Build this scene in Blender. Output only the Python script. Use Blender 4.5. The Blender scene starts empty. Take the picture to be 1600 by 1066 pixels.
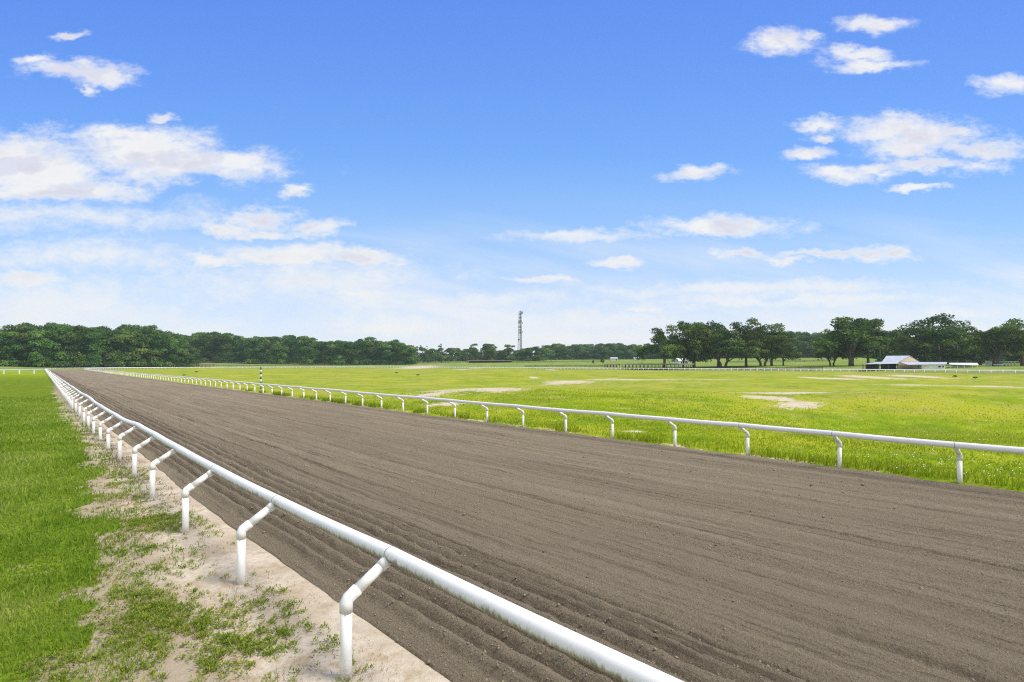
import bpy, math, random
import numpy as np
from mathutils import Vector

# ------------------------------------------------------------------ camera, sky, sun, exposure
sc = bpy.context.scene
COL = sc.collection
R = math.radians
CAM_H = 3.05
F = 850.0            # focal length in pixels of the 1600 px wide picture
HOR = 570.0

cam_d = bpy.data.cameras.new('camera')
cam_d.sensor_width = 36.0
cam_d.lens = F / 1600 * 36
cam_d.shift_y = (HOR - 533.0) / 1600
cam_d.clip_start = 0.1
cam_d.clip_end = 30000
cam = bpy.data.objects.new('camera', cam_d)
cam.location = (0, 0, CAM_H)
cam.rotation_euler = (R(90), 0, 0)
COL.objects.link(cam)
sc.camera = cam

SUN_EL, SUN_ROT = R(52), R(104)      # high on the right
SKY_STRENGTH = 0.15
EXPOSURE = 0.75
world = bpy.data.worlds.new('World')
sc.world = world
world.use_nodes = True

sun_d = bpy.data.lights.new('sun', 'SUN')
sun_d.energy = 2.3
sun_d.angle = R(22)
sun_d.color = (1.0, 0.93, 0.82)
sun = bpy.data.objects.new('sun', sun_d)
sdir = Vector((math.sin(SUN_ROT) * math.cos(SUN_EL), math.cos(SUN_ROT) * math.cos(SUN_EL), math.sin(SUN_EL)))
sun.rotation_euler = sdir.to_track_quat('Z', 'Y').to_euler()
sun.location = (0, 0, 60)
COL.objects.link(sun)

sc.view_settings.view_transform = 'Standard'
sc.view_settings.look = 'None'
sc.view_settings.exposure = EXPOSURE
sc.view_settings.gamma = 1.0
sc.cycles.max_bounces = 6
sc.cycles.diffuse_bounces = 3
sc.cycles.transparent_max_bounces = 6
sc.cycles.volume_bounces = 1
sc.cycles.use_denoising = False
sc.cycles.filter_width = 1.15
sc.cycles.sample_clamp_indirect = 4.0

random.seed(7)
RNG = np.random.default_rng(7)


# ------------------------------------------------------------------ node helper
class NT:
    def __init__(self, tree):
        self.t = tree
        tree.nodes.clear()

    def n(self, kind, **kw):
        nd = self.t.nodes.new(kind)
        for k, v in kw.items():
            setattr(nd, k, v)
        return nd

    def l(self, a, b):
        self.t.links.new(a, b)

    def put(self, sock, v):
        if isinstance(v, bpy.types.NodeSocket):
            self.l(v, sock)
        else:
            sock.default_value = v

    def math(self, op, a, b=None, c=None, clamp=False):
        nd = self.n('ShaderNodeMath', operation=op, use_clamp=clamp)
        for i, v in enumerate((a, b, c)):
            if v is not None:
                self.put(nd.inputs[i], v)
        return nd.outputs[0]

    def vmath(self, op, a, b=None, c=None):
        nd = self.n('ShaderNodeVectorMath', operation=op)
        for i, v in enumerate((a, b, c)):
            if v is not None:
                self.put(nd.inputs[i], v)
        return nd.outputs['Value'] if op == 'LENGTH' else nd.outputs[0]

    def mix(self, fac, a, b, blend='MIX'):
        nd = self.n('ShaderNodeMix', data_type='RGBA', blend_type=blend)
        self.put(nd.inputs[0], fac)
        for i, v in ((6, a), (7, b)):
            if not isinstance(v, bpy.types.NodeSocket) and len(v) == 3:
                v = (*v, 1)
            self.put(nd.inputs[i], v)
        return nd.outputs[2]

    def noise(self, vec, scale, detail=4, rough=0.55, out=0, lac=2.0, dist=0.0):
        nd = self.n('ShaderNodeTexNoise')
        if vec is not None:
            self.l(vec, nd.inputs['Vector'])
        nd.inputs['Scale'].default_value = scale
        nd.inputs['Detail'].default_value = detail
        nd.inputs['Roughness'].default_value = rough
        nd.inputs['Lacunarity'].default_value = lac
        nd.inputs['Distortion'].default_value = dist
        return nd.outputs[out]

    def ss(self, x, a, b, lo=0.0, hi=1.0):
        nd = self.n('ShaderNodeMapRange', interpolation_type='SMOOTHSTEP')
        self.put(nd.inputs[0], x)
        for i, v in zip((1, 2, 3, 4), (a, b, lo, hi)):
            nd.inputs[i].default_value = v
        return nd.outputs[0]

    def ramp(self, fac, stops):
        nd = self.n('ShaderNodeValToRGB')
        els = nd.color_ramp.elements
        while len(els) > 1:
            els.remove(els[-1])
        els[0].position = stops[0][0]
        els[0].color = (*stops[0][1], 1)
        for p, c in stops[1:]:
            e = els.new(p)
            e.color = (*c, 1)
        self.put(nd.inputs[0], fac)
        return nd.outputs[0]

    def attr(self, name, out='Fac'):
        return self.n('ShaderNodeAttribute', attribute_name=name).outputs[out]


def mat(name):
    m = bpy.data.materials.new(name)
    m.use_nodes = True
    nt = NT(m.node_tree)
    out = nt.n('ShaderNodeOutputMaterial')
    bs = nt.n('ShaderNodeBsdfPrincipled')
    bs.inputs['Specular IOR Level'].default_value = 0.3
    nt.l(bs.outputs[0], out.inputs[0])
    return m, nt, bs, out


def bump(nt, bs, height, strength, dist):
    b = nt.n('ShaderNodeBump')
    b.inputs['Strength'].default_value = strength
    b.inputs['Distance'].default_value = dist
    nt.l(height, b.inputs['Height'])
    nt.l(b.outputs[0], bs.inputs['Normal'])


# ------------------------------------------------------------------ the sky with its clouds (by direction)
def build_world():
    nt = NT(world.node_tree)
    out = nt.n('ShaderNodeOutputWorld')
    bg = nt.n('ShaderNodeBackground')
    bg.inputs['Strength'].default_value = SKY_STRENGTH
    nt.l(bg.outputs[0], out.inputs[0])
    sky = nt.n('ShaderNodeTexSky', sky_type='NISHITA')
    sky.sun_disc = False
    sky.sun_elevation = SUN_EL
    sky.sun_rotation = SUN_ROT
    sky.air_density = 1.0
    sky.dust_density = 0.3
    sky.ozone_density = 2.0
    tc = nt.n('ShaderNodeTexCoord')
    sep = nt.n('ShaderNodeSeparateXYZ')
    nt.l(tc.outputs['Generated'], sep.inputs[0])
    x, y, z = sep.outputs
    yy = nt.math('MAXIMUM', nt.math('ABSOLUTE', y), 0.08)
    u = nt.math('DIVIDE', x, yy)
    v = nt.math('DIVIDE', z, yy)
    cmb = nt.n('ShaderNodeCombineXYZ')
    nt.l(u, cmb.inputs[0])
    nt.l(v, cmb.inputs[1])
    cmb.inputs[2].default_value = 0.37
    uv = cmb.outputs[0]
    # elevation tint of the clear sky
    tint = nt.ramp(nt.math('DIVIDE', nt.math('ABSOLUTE', v), 0.7), [(p, srgb(c)) for p, c in SKY_COLOURS])
    k = 1 / (SKY_STRENGTH * 2 ** EXPOSURE)
    clear = nt.mix(0.88, sky.outputs[0], nt.vmath('SCALE', tint, None, None) if False else nt.vmath('MULTIPLY', tint, (k, k, k)))
    # cloud edges broken up by noise, stretched sideways
    st = nt.vmath('MULTIPLY', uv, (1.0, 1.9, 1.0))
    warp = nt.noise(st, 5.0, 6, 0.6, out=1)
    wv = nt.vmath('MULTIPLY', nt.vmath('SUBTRACT', warp, (0.5, 0.5, 0.5)), (0.16, 0.07, 0))
    warp2 = nt.noise(st, 22.0, 5, 0.62, out=1)
    wv2 = nt.vmath('MULTIPLY', nt.vmath('SUBTRACT', warp2, (0.5, 0.5, 0.5)), (0.05, 0.026, 0))
    q = nt.vmath('ADD', nt.vmath('ADD', uv, wv), wv2)

    def blobs(lst):
        acc = None
        for (cx, cy, rx, ry) in lst:
            cu, cv, ru, rv = (cx - 800) / F, (HOR - cy) / F, rx / F, ry / F
            d = nt.vmath('LENGTH', nt.vmath('MULTIPLY_ADD', q, (1 / ru, 1 / rv, 0), (-cu / ru, -cv / rv, 0)))
            acc = d if acc is None else nt.math('SMOOTH_MIN', acc, d, 0.35)
        return acc
    fine = nt.noise(st, 34.0, 8, 0.68)
    mid = nt.noise(st, 9.0, 7, 0.6)
    rag = nt.math('ADD', nt.math('MULTIPLY', nt.math('SUBTRACT', fine, 0.5), 1.7),
                  nt.math('MULTIPLY', nt.math('SUBTRACT', mid, 0.5), 1.9))
    dens = nt.math('ADD', nt.math('SUBTRACT', 1.0, blobs(CLOUDS)), rag)
    a1 = nt.ss(dens, -0.62, 0.80, 0, 0.97)
    densf = nt.math('ADD', nt.math('SUBTRACT', 1.0, blobs(VEILS)), rag)
    a2 = nt.ss(densf, -0.7, 1.1, 0, 0.8)
    # thin cirrus bands, slightly tilted
    rot = nt.n('ShaderNodeVectorRotate', rotation_type='Z_AXIS')
    rot.inputs['Angle'].default_value = R(9)
    nt.l(uv, rot.inputs['Vector'])
    ci = nt.noise(nt.vmath('MULTIPLY', rot.outputs[0], (1.1, 9.0, 1.0)), 2.2, 6, 0.55, dist=0.3)
    a3 = nt.math('MULTIPLY', nt.ss(ci, 0.38, 0.74, 0, 0.75), nt.ss(v, 0.33, 0.06, 0, 1))
    # unseen broken cloud, added overhead and behind to whiten the ambient light
    gen = nt.noise(nt.vmath('MULTIPLY', tc.outputs['Generated'], (1, 1, 1.6)), 2.6, 7, 0.58)
    away = nt.math('MAXIMUM', nt.ss(y, 0.25, -0.1), nt.ss(z, 0.60, 0.75))
    a4 = nt.math('MULTIPLY', nt.ss(gen, 0.36, 0.52, 0.15, 0.95), away)
    alpha = nt.math('MAXIMUM', nt.math('MAXIMUM', nt.math('MULTIPLY', nt.math('MAXIMUM', a1, a2), nt.ss(y, 0.0, 0.1)), a3), a4)
    alpha = nt.math('MULTIPLY', alpha, nt.ss(z, -0.02, 0.01))
    # thick parts a little greyer and violet
    thick = nt.math('MULTIPLY', nt.ss(dens, 0.1, 1.2), nt.ss(nt.noise(st, 6.5, 4, 0.5), 0.42, 0.66, 0.2, 1.0))
    cw = CLOUD_WHITE
    low = nt.noise(nt.vmath('ADD', st, (-0.018, 0.050, 0.0)), 9.0, 5, 0.55)
    here = nt.noise(st, 9.0, 5, 0.55)
    shade = nt.math('MULTIPLY', nt.ss(nt.math('SUBTRACT', here, low), 0.10, -0.10), nt.math('MULTIPLY', nt.ss(dens, 0.0, 0.9), nt.ss(v, 0.10, 0.22)))
    thick = nt.math('MAXIMUM', nt.math('MULTIPLY', nt.math('MULTIPLY', thick, 0.6), nt.ss(v, 0.06, 0.2)), shade)
    ccol = nt.mix(thick, (cw, cw, cw * 1.0), (cw * 0.78, cw * 0.78, cw * 0.88))
    col = nt.mix(alpha, clear, ccol)
    nt.l(col, bg.inputs['Color'])


CLOUD_WHITE = 0.93 / (SKY_STRENGTH * 2 ** EXPOSURE)
SKY_COLOURS = [(0.0, (226, 228, 247)), (0.10, (216, 226, 249)), (0.22, (186, 213, 250)), (0.36, (148, 194, 251)), (0.55, (112, 170, 250)), (0.75, (98, 154, 246)), (1.0, (86, 138, 240))]


def srgb(c):
    return tuple(((q / 255 + 0.055) / 1.055) ** 2.4 for q in c)


CLOUDS = [
    (60, 262, 135, 46), (235, 243, 120, 38), (352, 258, 75, 26), (110, 298, 110, 15), (20, 235, 60, 28),
    (115, 108, 62, 15), (158, 118, 45, 14), (62, 92, 30, 8), (143, 140, 12, 10), (105, 57, 27, 6), (248, 184, 19, 8), (455, 299, 21, 9),
    (405, 343, 62, 20), (492, 357, 55, 14), (345, 357, 32, 12), (440, 399, 120, 15), (565, 401, 60, 11), (325, 408, 50, 8),
    (40, 440, 60, 16), (420, 365, 60, 8), (480, 440, 90, 9), (560, 460, 80, 8), (610, 517, 90, 10), (200, 215, 90, 14), (290, 265, 130, 22), (60, 300, 80, 14),
    (1222, 70, 44, 16), (1262, 63, 20, 10), (1375, 40, 55, 13), (1345, 84, 46, 12), (1352, 103, 50, 9), (1580, 128, 42, 17),
    (1274, 190, 36, 12), (1262, 238, 36, 9), (1400, 202, 85, 20), (1445, 215, 75, 22), (1540, 232, 62, 16), (1480, 256, 75, 12), (1318, 270, 50, 12),
    (1440, 290, 40, 5), (1092, 272, 42, 11), (1127, 354, 100, 14), (1160, 400, 55, 11), (1270, 394, 58, 7), (1365, 396, 52, 11),
    (960, 407, 36, 9), (843, 439, 48, 7), (1000, 479, 22, 6), (1290, 215, 26, 7), (1430, 232, 60, 14), (1390, 262, 30, 8), (1500, 205, 30, 8), (1130, 365, 70, 8), (1210, 407, 40, 7), (1410, 392, 22, 11), (1320, 396, 30, 7),
]
VEILS = [(500, 440, 190, 36), (120, 530, 260, 36), (900, 530, 320, 24), (1450, 520, 260, 26), (700, 470, 200, 14), (575, 465, 100, 20), (90, 480, 170, 42), (640, 512, 130, 26), (1000, 478, 30, 9), (940, 500, 150, 22),
         (1500, 488, 90, 10), (60, 340, 260, 22), (130, 400, 200, 24), (900, 370, 110, 8), (1180, 450, 240, 10), (1250, 470, 300, 10)]
build_world()


# ------------------------------------------------------------------ geometry helpers
def smooth(a, b, x):
    t = np.clip((np.asarray(x, float) - a) / (b - a), 0, 1)
    return t * t * (3 - 2 * t)


def _hash(ix, iy, seed):
    h = (ix.astype(np.int64) * 374761393 + iy.astype(np.int64) * 668265263 + seed * 1442695041) & 0xFFFFFFFF
    h = ((h ^ (h >> 13)) * 1274126177) & 0xFFFFFFFF
    h = h ^ (h >> 16)
    return (h & 0xFFFFFF) / float(0xFFFFFF)


def vnoise(x, y, seed=0):
    x = np.asarray(x, float); y = np.asarray(y, float)
    ix, iy = np.floor(x), np.floor(y)
    fx, fy = x - ix, y - iy
    fx = fx * fx * (3 - 2 * fx); fy = fy * fy * (3 - 2 * fy)
    a = _hash(ix, iy, seed); b = _hash(ix + 1, iy, seed)
    c = _hash(ix, iy + 1, seed); d = _hash(ix + 1, iy + 1, seed)
    return (a + (b - a) * fx) * (1 - fy) + (c + (d - c) * fx) * fy


def fbm(x, y, seed=0, octaves=4):
    t, amp, tot = 0, 1.0, 0
    for o in range(octaves):
        t = t + amp * vnoise(x * 2 ** o, y * 2 ** o, seed + o * 17)
        tot += amp
        amp *= 0.5
    return t / tot


def np_mesh(name, verts, quads=None, tris=None, attrs=None, smooth_shade=False):
    me = bpy.data.meshes.new(name)
    verts = np.asarray(verts, np.float32)
    me.vertices.add(len(verts))
    me.vertices.foreach_set('co', verts.ravel())
    idx, starts, off = [], [], 0
    if quads is not None and len(quads):
        q = np.asarray(quads, np.int32)
        idx.append(q.ravel()); starts.append(np.arange(len(q)) * 4); off = len(q) * 4
    if tris is not None and len(tris):
        t = np.asarray(tris, np.int32)
        idx.append(t.ravel()); starts.append(off + np.arange(len(t)) * 3)
    idx = np.concatenate(idx).astype(np.int32); starts = np.concatenate(starts).astype(np.int32)
    me.loops.add(len(idx)); me.loops.foreach_set('vertex_index', idx)
    me.polygons.add(len(starts)); me.polygons.foreach_set('loop_start', starts)
    if smooth_shade:
        me.polygons.foreach_set('use_smooth', np.ones(len(starts), bool))
    for k, (dom, typ, data) in (attrs or {}).items():
        a = me.attributes.new(k, typ, dom)
        a.data.foreach_set('vector' if typ == 'FLOAT_VECTOR' else 'value', np.asarray(data, np.float32).ravel())
    me.update(calc_edges=True)
    me.validate()
    return me


def link(name, me, m=None, parent=None):
    o = bpy.data.objects.new(name, me)
    if me is not None and m is not None and not me.materials:
        me.materials.append(m)
    COL.objects.link(o)
    if parent is not None:
        o.parent = parent
    return o


def tag(o, label=None, cat=None, group=None, kind=None):
    if label: o['label'] = label
    if cat: o['category'] = cat
    if group: o['group'] = group
    if kind: o['kind'] = kind
    return o


def empty(name, loc=(0, 0, 0), rz=0.0, label=None, cat=None, group=None):
    o = bpy.data.objects.new(name, None)
    o.empty_display_size = 0.3
    o.location = loc
    o.rotation_euler = (0, 0, rz)
    COL.objects.link(o)
    return tag(o, label, cat, group)


class MB:
    """collects boxes, tubes and polygons; build() links them as one mesh object"""
    def __init__(self):
        self.v, self.f, self.sm = [], [], []

    def poly(self, pts, faces, sm=False):
        o = len(self.v)
        self.v += [tuple(p) for p in pts]
        self.f += [tuple(i + o for i in f) for f in faces]
        self.sm += [sm] * len(faces)
        return self

    def box(self, x0, x1, y0, y1, z0, z1):
        p = [(x0, y0, z0), (x1, y0, z0), (x1, y1, z0), (x0, y1, z0), (x0, y0, z1), (x1, y0, z1), (x1, y1, z1), (x0, y1, z1)]
        return self.poly(p, [(0, 3, 2, 1), (4, 5, 6, 7), (0, 1, 5, 4), (1, 2, 6, 5), (2, 3, 7, 6), (3, 0, 4, 7)])

    def slab(self, quad, th):
        """a plate: four top corners, given thickness downward"""
        b = [(x, y, z - th) for x, y, z in quad]
        return self.poly(list(quad) + b, [(0, 1, 2, 3), (7, 6, 5, 4), (0, 4, 5, 1), (1, 5, 6, 2), (2, 6, 7, 3), (3, 7, 4, 0)])

    def prism(self, tri, dy):
        """extrude a polygon (x, z list) along y from -dy to dy"""
        n = len(tri)
        a = [(x, -dy, z) for x, z in tri]
        b = [(x, dy, z) for x, z in tri]
        return self.poly(a + b, [tuple(range(n)), tuple(range(2 * n - 1, n - 1, -1))] +
                         [(i, i + n, (i + 1) % n + n, (i + 1) % n) for i in range(n)])

    def tube(self, pts, rad, seg=10, caps=True, sm=True):
        pts = [Vector(p) for p in pts]
        if not hasattr(rad, '__len__'):
            rad = [rad] * len(pts)
        o = len(self.v)
        up = None
        for i, p in enumerate(pts):
            d = (pts[min(i + 1, len(pts) - 1)] - pts[max(i - 1, 0)]).normalized()
            if up is None:
                a = Vector((0, 0, 1)) if abs(d.z) < 0.9 else Vector((1, 0, 0))
            else:
                a = up
            s = d.cross(a).normalized()
            up = s.cross(d).normalized()
            for k in range(seg):
                an = 2 * math.pi * k / seg
                self.v.append(tuple(p + (s * math.cos(an) + up * math.sin(an)) * rad[i]))
        for i in range(len(pts) - 1):
            for k in range(seg):
                a, b = o + i * seg + k, o + i * seg + (k + 1) % seg
                self.f.append((a, b, b + seg, a + seg)); self.sm.append(sm)
        if caps:
            self.f.append(tuple(o + k for k in range(seg - 1, -1, -1))); self.sm.append(False)
            e = o + (len(pts) - 1) * seg
            self.f.append(tuple(e + k for k in range(seg))); self.sm.append(False)
        return self

    def mesh(self, name):
        me = bpy.data.meshes.new(name)
        me.from_pydata(self.v, [], self.f)
        me.polygons.foreach_set('use_smooth', self.sm)
        me.update()
        return me

    def build(self, name, m, parent=None):
        return link(name, self.mesh(name), m, parent)


def copy_tree(o, parent=None):
    c = o.copy()
    COL.objects.link(c)
    if parent is not None:
        c.parent = parent
    for ch in list(o.children):
        copy_tree(ch, c)
    return c


# ------------------------------------------------------------------ the layout of the place
# s runs along the home straight, p across it (both in metres, the camera at 0, 0)
TH = math.atan2(738, F)
TX, TY = -math.sin(TH), math.cos(TH)
NX, NY = math.cos(TH), math.sin(TH)


def sp2xy(s, p):
    return s * TX + p * NX, s * TY + p * NY


def xy2sp(x, y):
    return x * TX + y * TY, x * NX + y * NY


def at(px, py, z=0.0):
    """ground point seen at a pixel of the photograph"""
    Y = F * (CAM_H - z) / (py - HOR)
    return (px - 800) / F * Y, Y


def dirn(px, Y):
    return (px - 800) / F * Y, Y


S0, PC, RI, RO = 365.0, 132.5, 114.5, 130.6
# outer rail posts nearest the camera: distance along and across, height of rail
POSTS = [(541, 1060, 1.10), (377, 912, 1.08), (290, 832, 1.10), (238, 780, 1.11), (210, 747, 1.12), (187, 718.7, 1.09),
         (169, 702, 1.00), (157, 688.5, 1.01), (146.4, 677.7, 1.01), (138, 666.8, 1.01), (131.2, 659, 0.99), (124.4, 651.5, 1.08),
         (118.3, 645.2, 1.10), (113.2, 639.7, 1.07)]
_ps = [xy2sp(*at(a, b)) for a, b, _ in POSTS]
PS_S = np.array([-6.0, 1.7] + [q[0] for q in _ps] + [90.0, 160.0, S0])
PS_P = np.array([2.55, 2.40] + [q[1] for q in _ps] + [1.72, 1.80, PC - RO])
PS_P[2:] = np.convolve(np.pad(PS_P, 1, mode='edge'), [0.25, 0.5, 0.25], 'valid')[2:]


def p_outer(s):
    return np.interp(s, PS_S, PS_P)


def track_d(s, p):
    """distance from the long axis of the oval"""
    return np.where(s < S0, np.abs(p - PC), np.hypot(s - S0, p - PC))


def ground_z(x, y, track=True):
    x = np.asarray(x, float); y = np.asarray(y, float)
    s, p = xy2sp(x, y)
    d = track_d(s, p)
    px = 800 + F * x / np.maximum(y, 1.0)
    # infield swells, fading out at the rails
    inn = smooth(RI - 1.5, RI - 16, d)
    z = inn * ((fbm(x / 46, y / 46, 3, 3) - 0.5) * 1.5 + (fbm(x / 13, y / 13, 9, 3) - 0.5) * 0.45)
    hx, hy = at(1300, 648); z -= inn * 0.95 * np.exp(-((x - hx) / 10) ** 2 - ((y - hy) / 9) ** 2)
    hx, hy = at(1480, 628); z += inn * 0.90 * np.exp(-((x - hx) / 11) ** 2 - ((y - hy) / 8) ** 2)
    hx, hy = at(1180, 618); z += inn * 0.4 * np.exp(-((x - hx) / 14) ** 2 - ((y - hy) / 10) ** 2)
    # beyond the oval the land climbs to the far woods
    uo = d - RO
    w = np.where(p < PC, smooth(190, 350, s), 1.0)
    g = smooth(225, 330, px) * (1 - 0.55 * smooth(1330, 1420, px))
    z = z + w * (0.9 * smooth(0, 14, uo) + 1.4 * smooth(8, 60, uo) + g * 7.3 * smooth(45, 300, uo))
    # lawn on the camera's side
    lawn = smooth(0, -6, p) * (s < 190)
    z = z + lawn * (fbm(x / 9, y / 9, 21, 3) - 0.5) * 0.22
    z = z + (fbm(x / 0.9, y / 0.9, 5, 3) - 0.5) * 0.035 * smooth(60, 20, np.hypot(x, y))
    if track:
        front = (s < S0) & (p < PC)
        lo = np.where(front, p - (p_outer(s) + 0.70), RO - d)   # distance in from the outer edge
        hi = d - RI - 0.0
        inside = smooth(-0.02, 0.30, lo) * smooth(-0.05, 0.35, hi)
        z = z - 0.22 * inside
    return z


def gz(x, y):
    return float(ground_z(np.array([x]), np.array([y]))[0])


# ------------------------------------------------------------------ materials of the ground
def make_ground_mat():
    m, nt, bs, out = mat('ground_soil_and_turf')
    geo = nt.n('ShaderNodeNewGeometry')
    pos = geo.outputs['Position']
    sand = nt.attr('sand')
    zone = nt.attr('zone', 'Vector')
    sep = nt.n('ShaderNodeSeparateXYZ')
    nt.l(zone, sep.inputs[0])
    lawn, past, straw = sep.outputs
    n_f = nt.noise(pos, 9.0, 6, 0.65)
    n_m = nt.noise(pos, 0.9, 5, 0.6)
    n_l = nt.noise(pos, 0.11, 4, 0.55)
    n_x = nt.noise(pos, 55.0, 3, 0.6)
    g1 = nt.mix(nt.ss(n_m, 0.3, 0.7), (0.165, 0.270, 0.010), (0.265, 0.350, 0.016))
    g1 = nt.mix(nt.ss(n_l, 0.40, 0.66), g1, (0.360, 0.385, 0.030))
    n_p = nt.noise(nt.vmath('MULTIPLY', pos, (0.55, 1.0, 1.0)), 0.33, 5, 0.62)
    n_q = nt.noise(nt.vmath('ADD', pos, (31.0, 17.0, 0.0)), 0.21, 5, 0.6)
    g1 = nt.mix(nt.math('MULTIPLY', nt.ss(n_p, 0.52, 0.68), 0.55), g1, (0.330, 0.290, 0.085))
    g1 = nt.mix(nt.math('MULTIPLY', nt.ss(n_q, 0.52, 0.66), 0.6), g1, (0.135, 0.225, 0.018))
    g1 = nt.mix(nt.math('MULTIPLY', nt.ss(n_f, 0.45, 0.75), 0.4), g1, (0.120, 0.190, 0.018))
    g1 = nt.mix(nt.math('MULTIPLY', straw, nt.ss(n_m, 0.30, 0.65)), g1, (0.40, 0.34, 0.13))
    g2 = nt.mix(nt.ss(n_m, 0.3, 0.7), (0.120, 0.200, 0.014), (0.215, 0.290, 0.028))
    g2 = nt.mix(nt.ss(n_f, 0.42, 0.70), g2, (0.060, 0.085, 0.014))
    g3 = nt.mix(nt.ss(n_l, 0.35, 0.65), (0.150, 0.240, 0.045), (0.260, 0.300, 0.080))
    col = nt.mix(lawn, g1, g2)
    col = nt.mix(past, col, g3)
    # bare sand, ragged at its edge
    sa = nt.math('ADD', sand, nt.math('ADD', nt.math('MULTIPLY', nt.math('SUBTRACT', nt.noise(pos, 3.6, 5, 0.7), 0.5), 1.9),
                                      nt.math('MULTIPLY', nt.math('SUBTRACT', n_m, 0.5), 1.7)))
    sfac = nt.ss(sa, 0.36, 0.62)
    s1 = nt.mix(nt.math('MULTIPLY', nt.ss(n_m, 0.35, 0.68), nt.math('MULTIPLY_ADD', lawn, 0.6, 0.4)), (0.64, 0.565, 0.445), (0.46, 0.385, 0.28))
    s1 = nt.mix(nt.ss(nt.math('ADD', sand, nt.math('MULTIPLY', nt.math('SUBTRACT', n_m, 0.5), 1.2)), 1.2, 0.85, 0, 0.8) if False else nt.math('MULTIPLY', lawn, nt.ss(nt.math('ADD', sand, nt.math('MULTIPLY', nt.math('SUBTRACT', n_m, 0.5), 1.2)), 0.85, 1.2, 0.8, 0.0)), s1, (0.355, 0.30, 0.215))
    s1 = nt.mix(nt.math('MULTIPLY', nt.ss(n_f, 0.4, 0.7), nt.math('MULTIPLY_ADD', lawn, 0.35, 0.25)), s1, (0.36, 0.28, 0.19))
    s1 = nt.mix(nt.math('MULTIPLY', nt.ss(n_x, 0.5, 0.75), 0.6), s1, (0.34, 0.24, 0.14))
    s1 = nt.mix(nt.math('MULTIPLY', nt.ss(nt.noise(pos, 3.1, 5, 0.62), 0.52, 0.7), 0.65), s1, (0.36, 0.265, 0.135))
    col = nt.mix(sfac, col, s1)
    nt.l(col, bs.inputs['Base Color'])
    bs.inputs['Roughness'].default_value = 1.0
    bs.inputs['Specular IOR Level'].default_value = 0.0
    h = nt.math('ADD', n_x, nt.math('MULTIPLY', n_f, 2.0))
    bump(nt, bs, h, 0.55, 0.02)
    return m


def make_dirt_mat():
    m, nt, bs, out = mat('harrowed_dirt')
    sp = nt.attr('sp', 'Vector')
    fine = nt.noise(sp, 38.0, 6, 0.72)
    grit = nt.noise(sp, 95.0, 3, 0.6)
    streak = nt.noise(nt.vmath('MULTIPLY', sp, (0.035, 1.0, 1.0)), 2.1, 6, 0.66)
    streak2 = nt.noise(nt.vmath('MULTIPLY', sp, (0.02, 1.0, 1.0)), 7.0, 6, 0.75)
    broad = nt.noise(nt.vmath('MULTIPLY', sp, (0.12, 1.0, 1.0)), 0.35, 4, 0.5)
    c = nt.mix(nt.ss(fine, 0.25, 0.75), (0.135, 0.109, 0.073), (0.365, 0.305, 0.215))
    c = nt.mix(nt.math('MULTIPLY', nt.ss(streak, 0.40, 0.68), 0.55), c, (0.385, 0.325, 0.232))
    c = nt.mix(nt.math('MULTIPLY', nt.ss(streak2, 0.53, 0.66), 0.7), c, (0.110, 0.084, 0.062))
    c = nt.mix(nt.math('MULTIPLY', nt.ss(broad, 0.42, 0.7), 0.40), c, (0.200, 0.158, 0.110))
    c = nt.mix(nt.math('MULTIPLY', nt.ss(grit, 0.66, 0.76), 0.8), c, (0.085, 0.060, 0.042))
    nt.l(c, bs.inputs['Base Color'])
    bs.inputs['Roughness'].default_value = 1.0
    bs.inputs['Specular IOR Level'].default_value = 0.05
    h = nt.math('ADD', nt.math('MULTIPLY', fine, 1.0), nt.math('ADD', nt.math('MULTIPLY', grit, 0.5), nt.math('MULTIPLY', streak2, 1.3)))
    bump(nt, bs, h, 1.0, 0.045)
    return m


M_GROUND = make_ground_mat()
M_DIRT = make_dirt_mat()


def simple(name, color, rough=0.6, var=0.25, scale=3.0, dark=None, metal=0.0, spec=0.3):
    m, nt, bs, out = mat(name)
    tc = nt.n('ShaderNodeTexCoord')
    n = nt.noise(tc.outputs['Object'], scale, 5, 0.6)
    dk = dark or tuple(c * (1 - var) for c in color)
    nt.l(nt.mix(nt.ss(n, 0.35, 0.7), color, dk), bs.inputs['Base Color'])
    bs.inputs['Roughness'].default_value = rough
    bs.inputs['Metallic'].default_value = metal
    bs.inputs['Specular IOR Level'].default_value = spec
    return m


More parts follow.
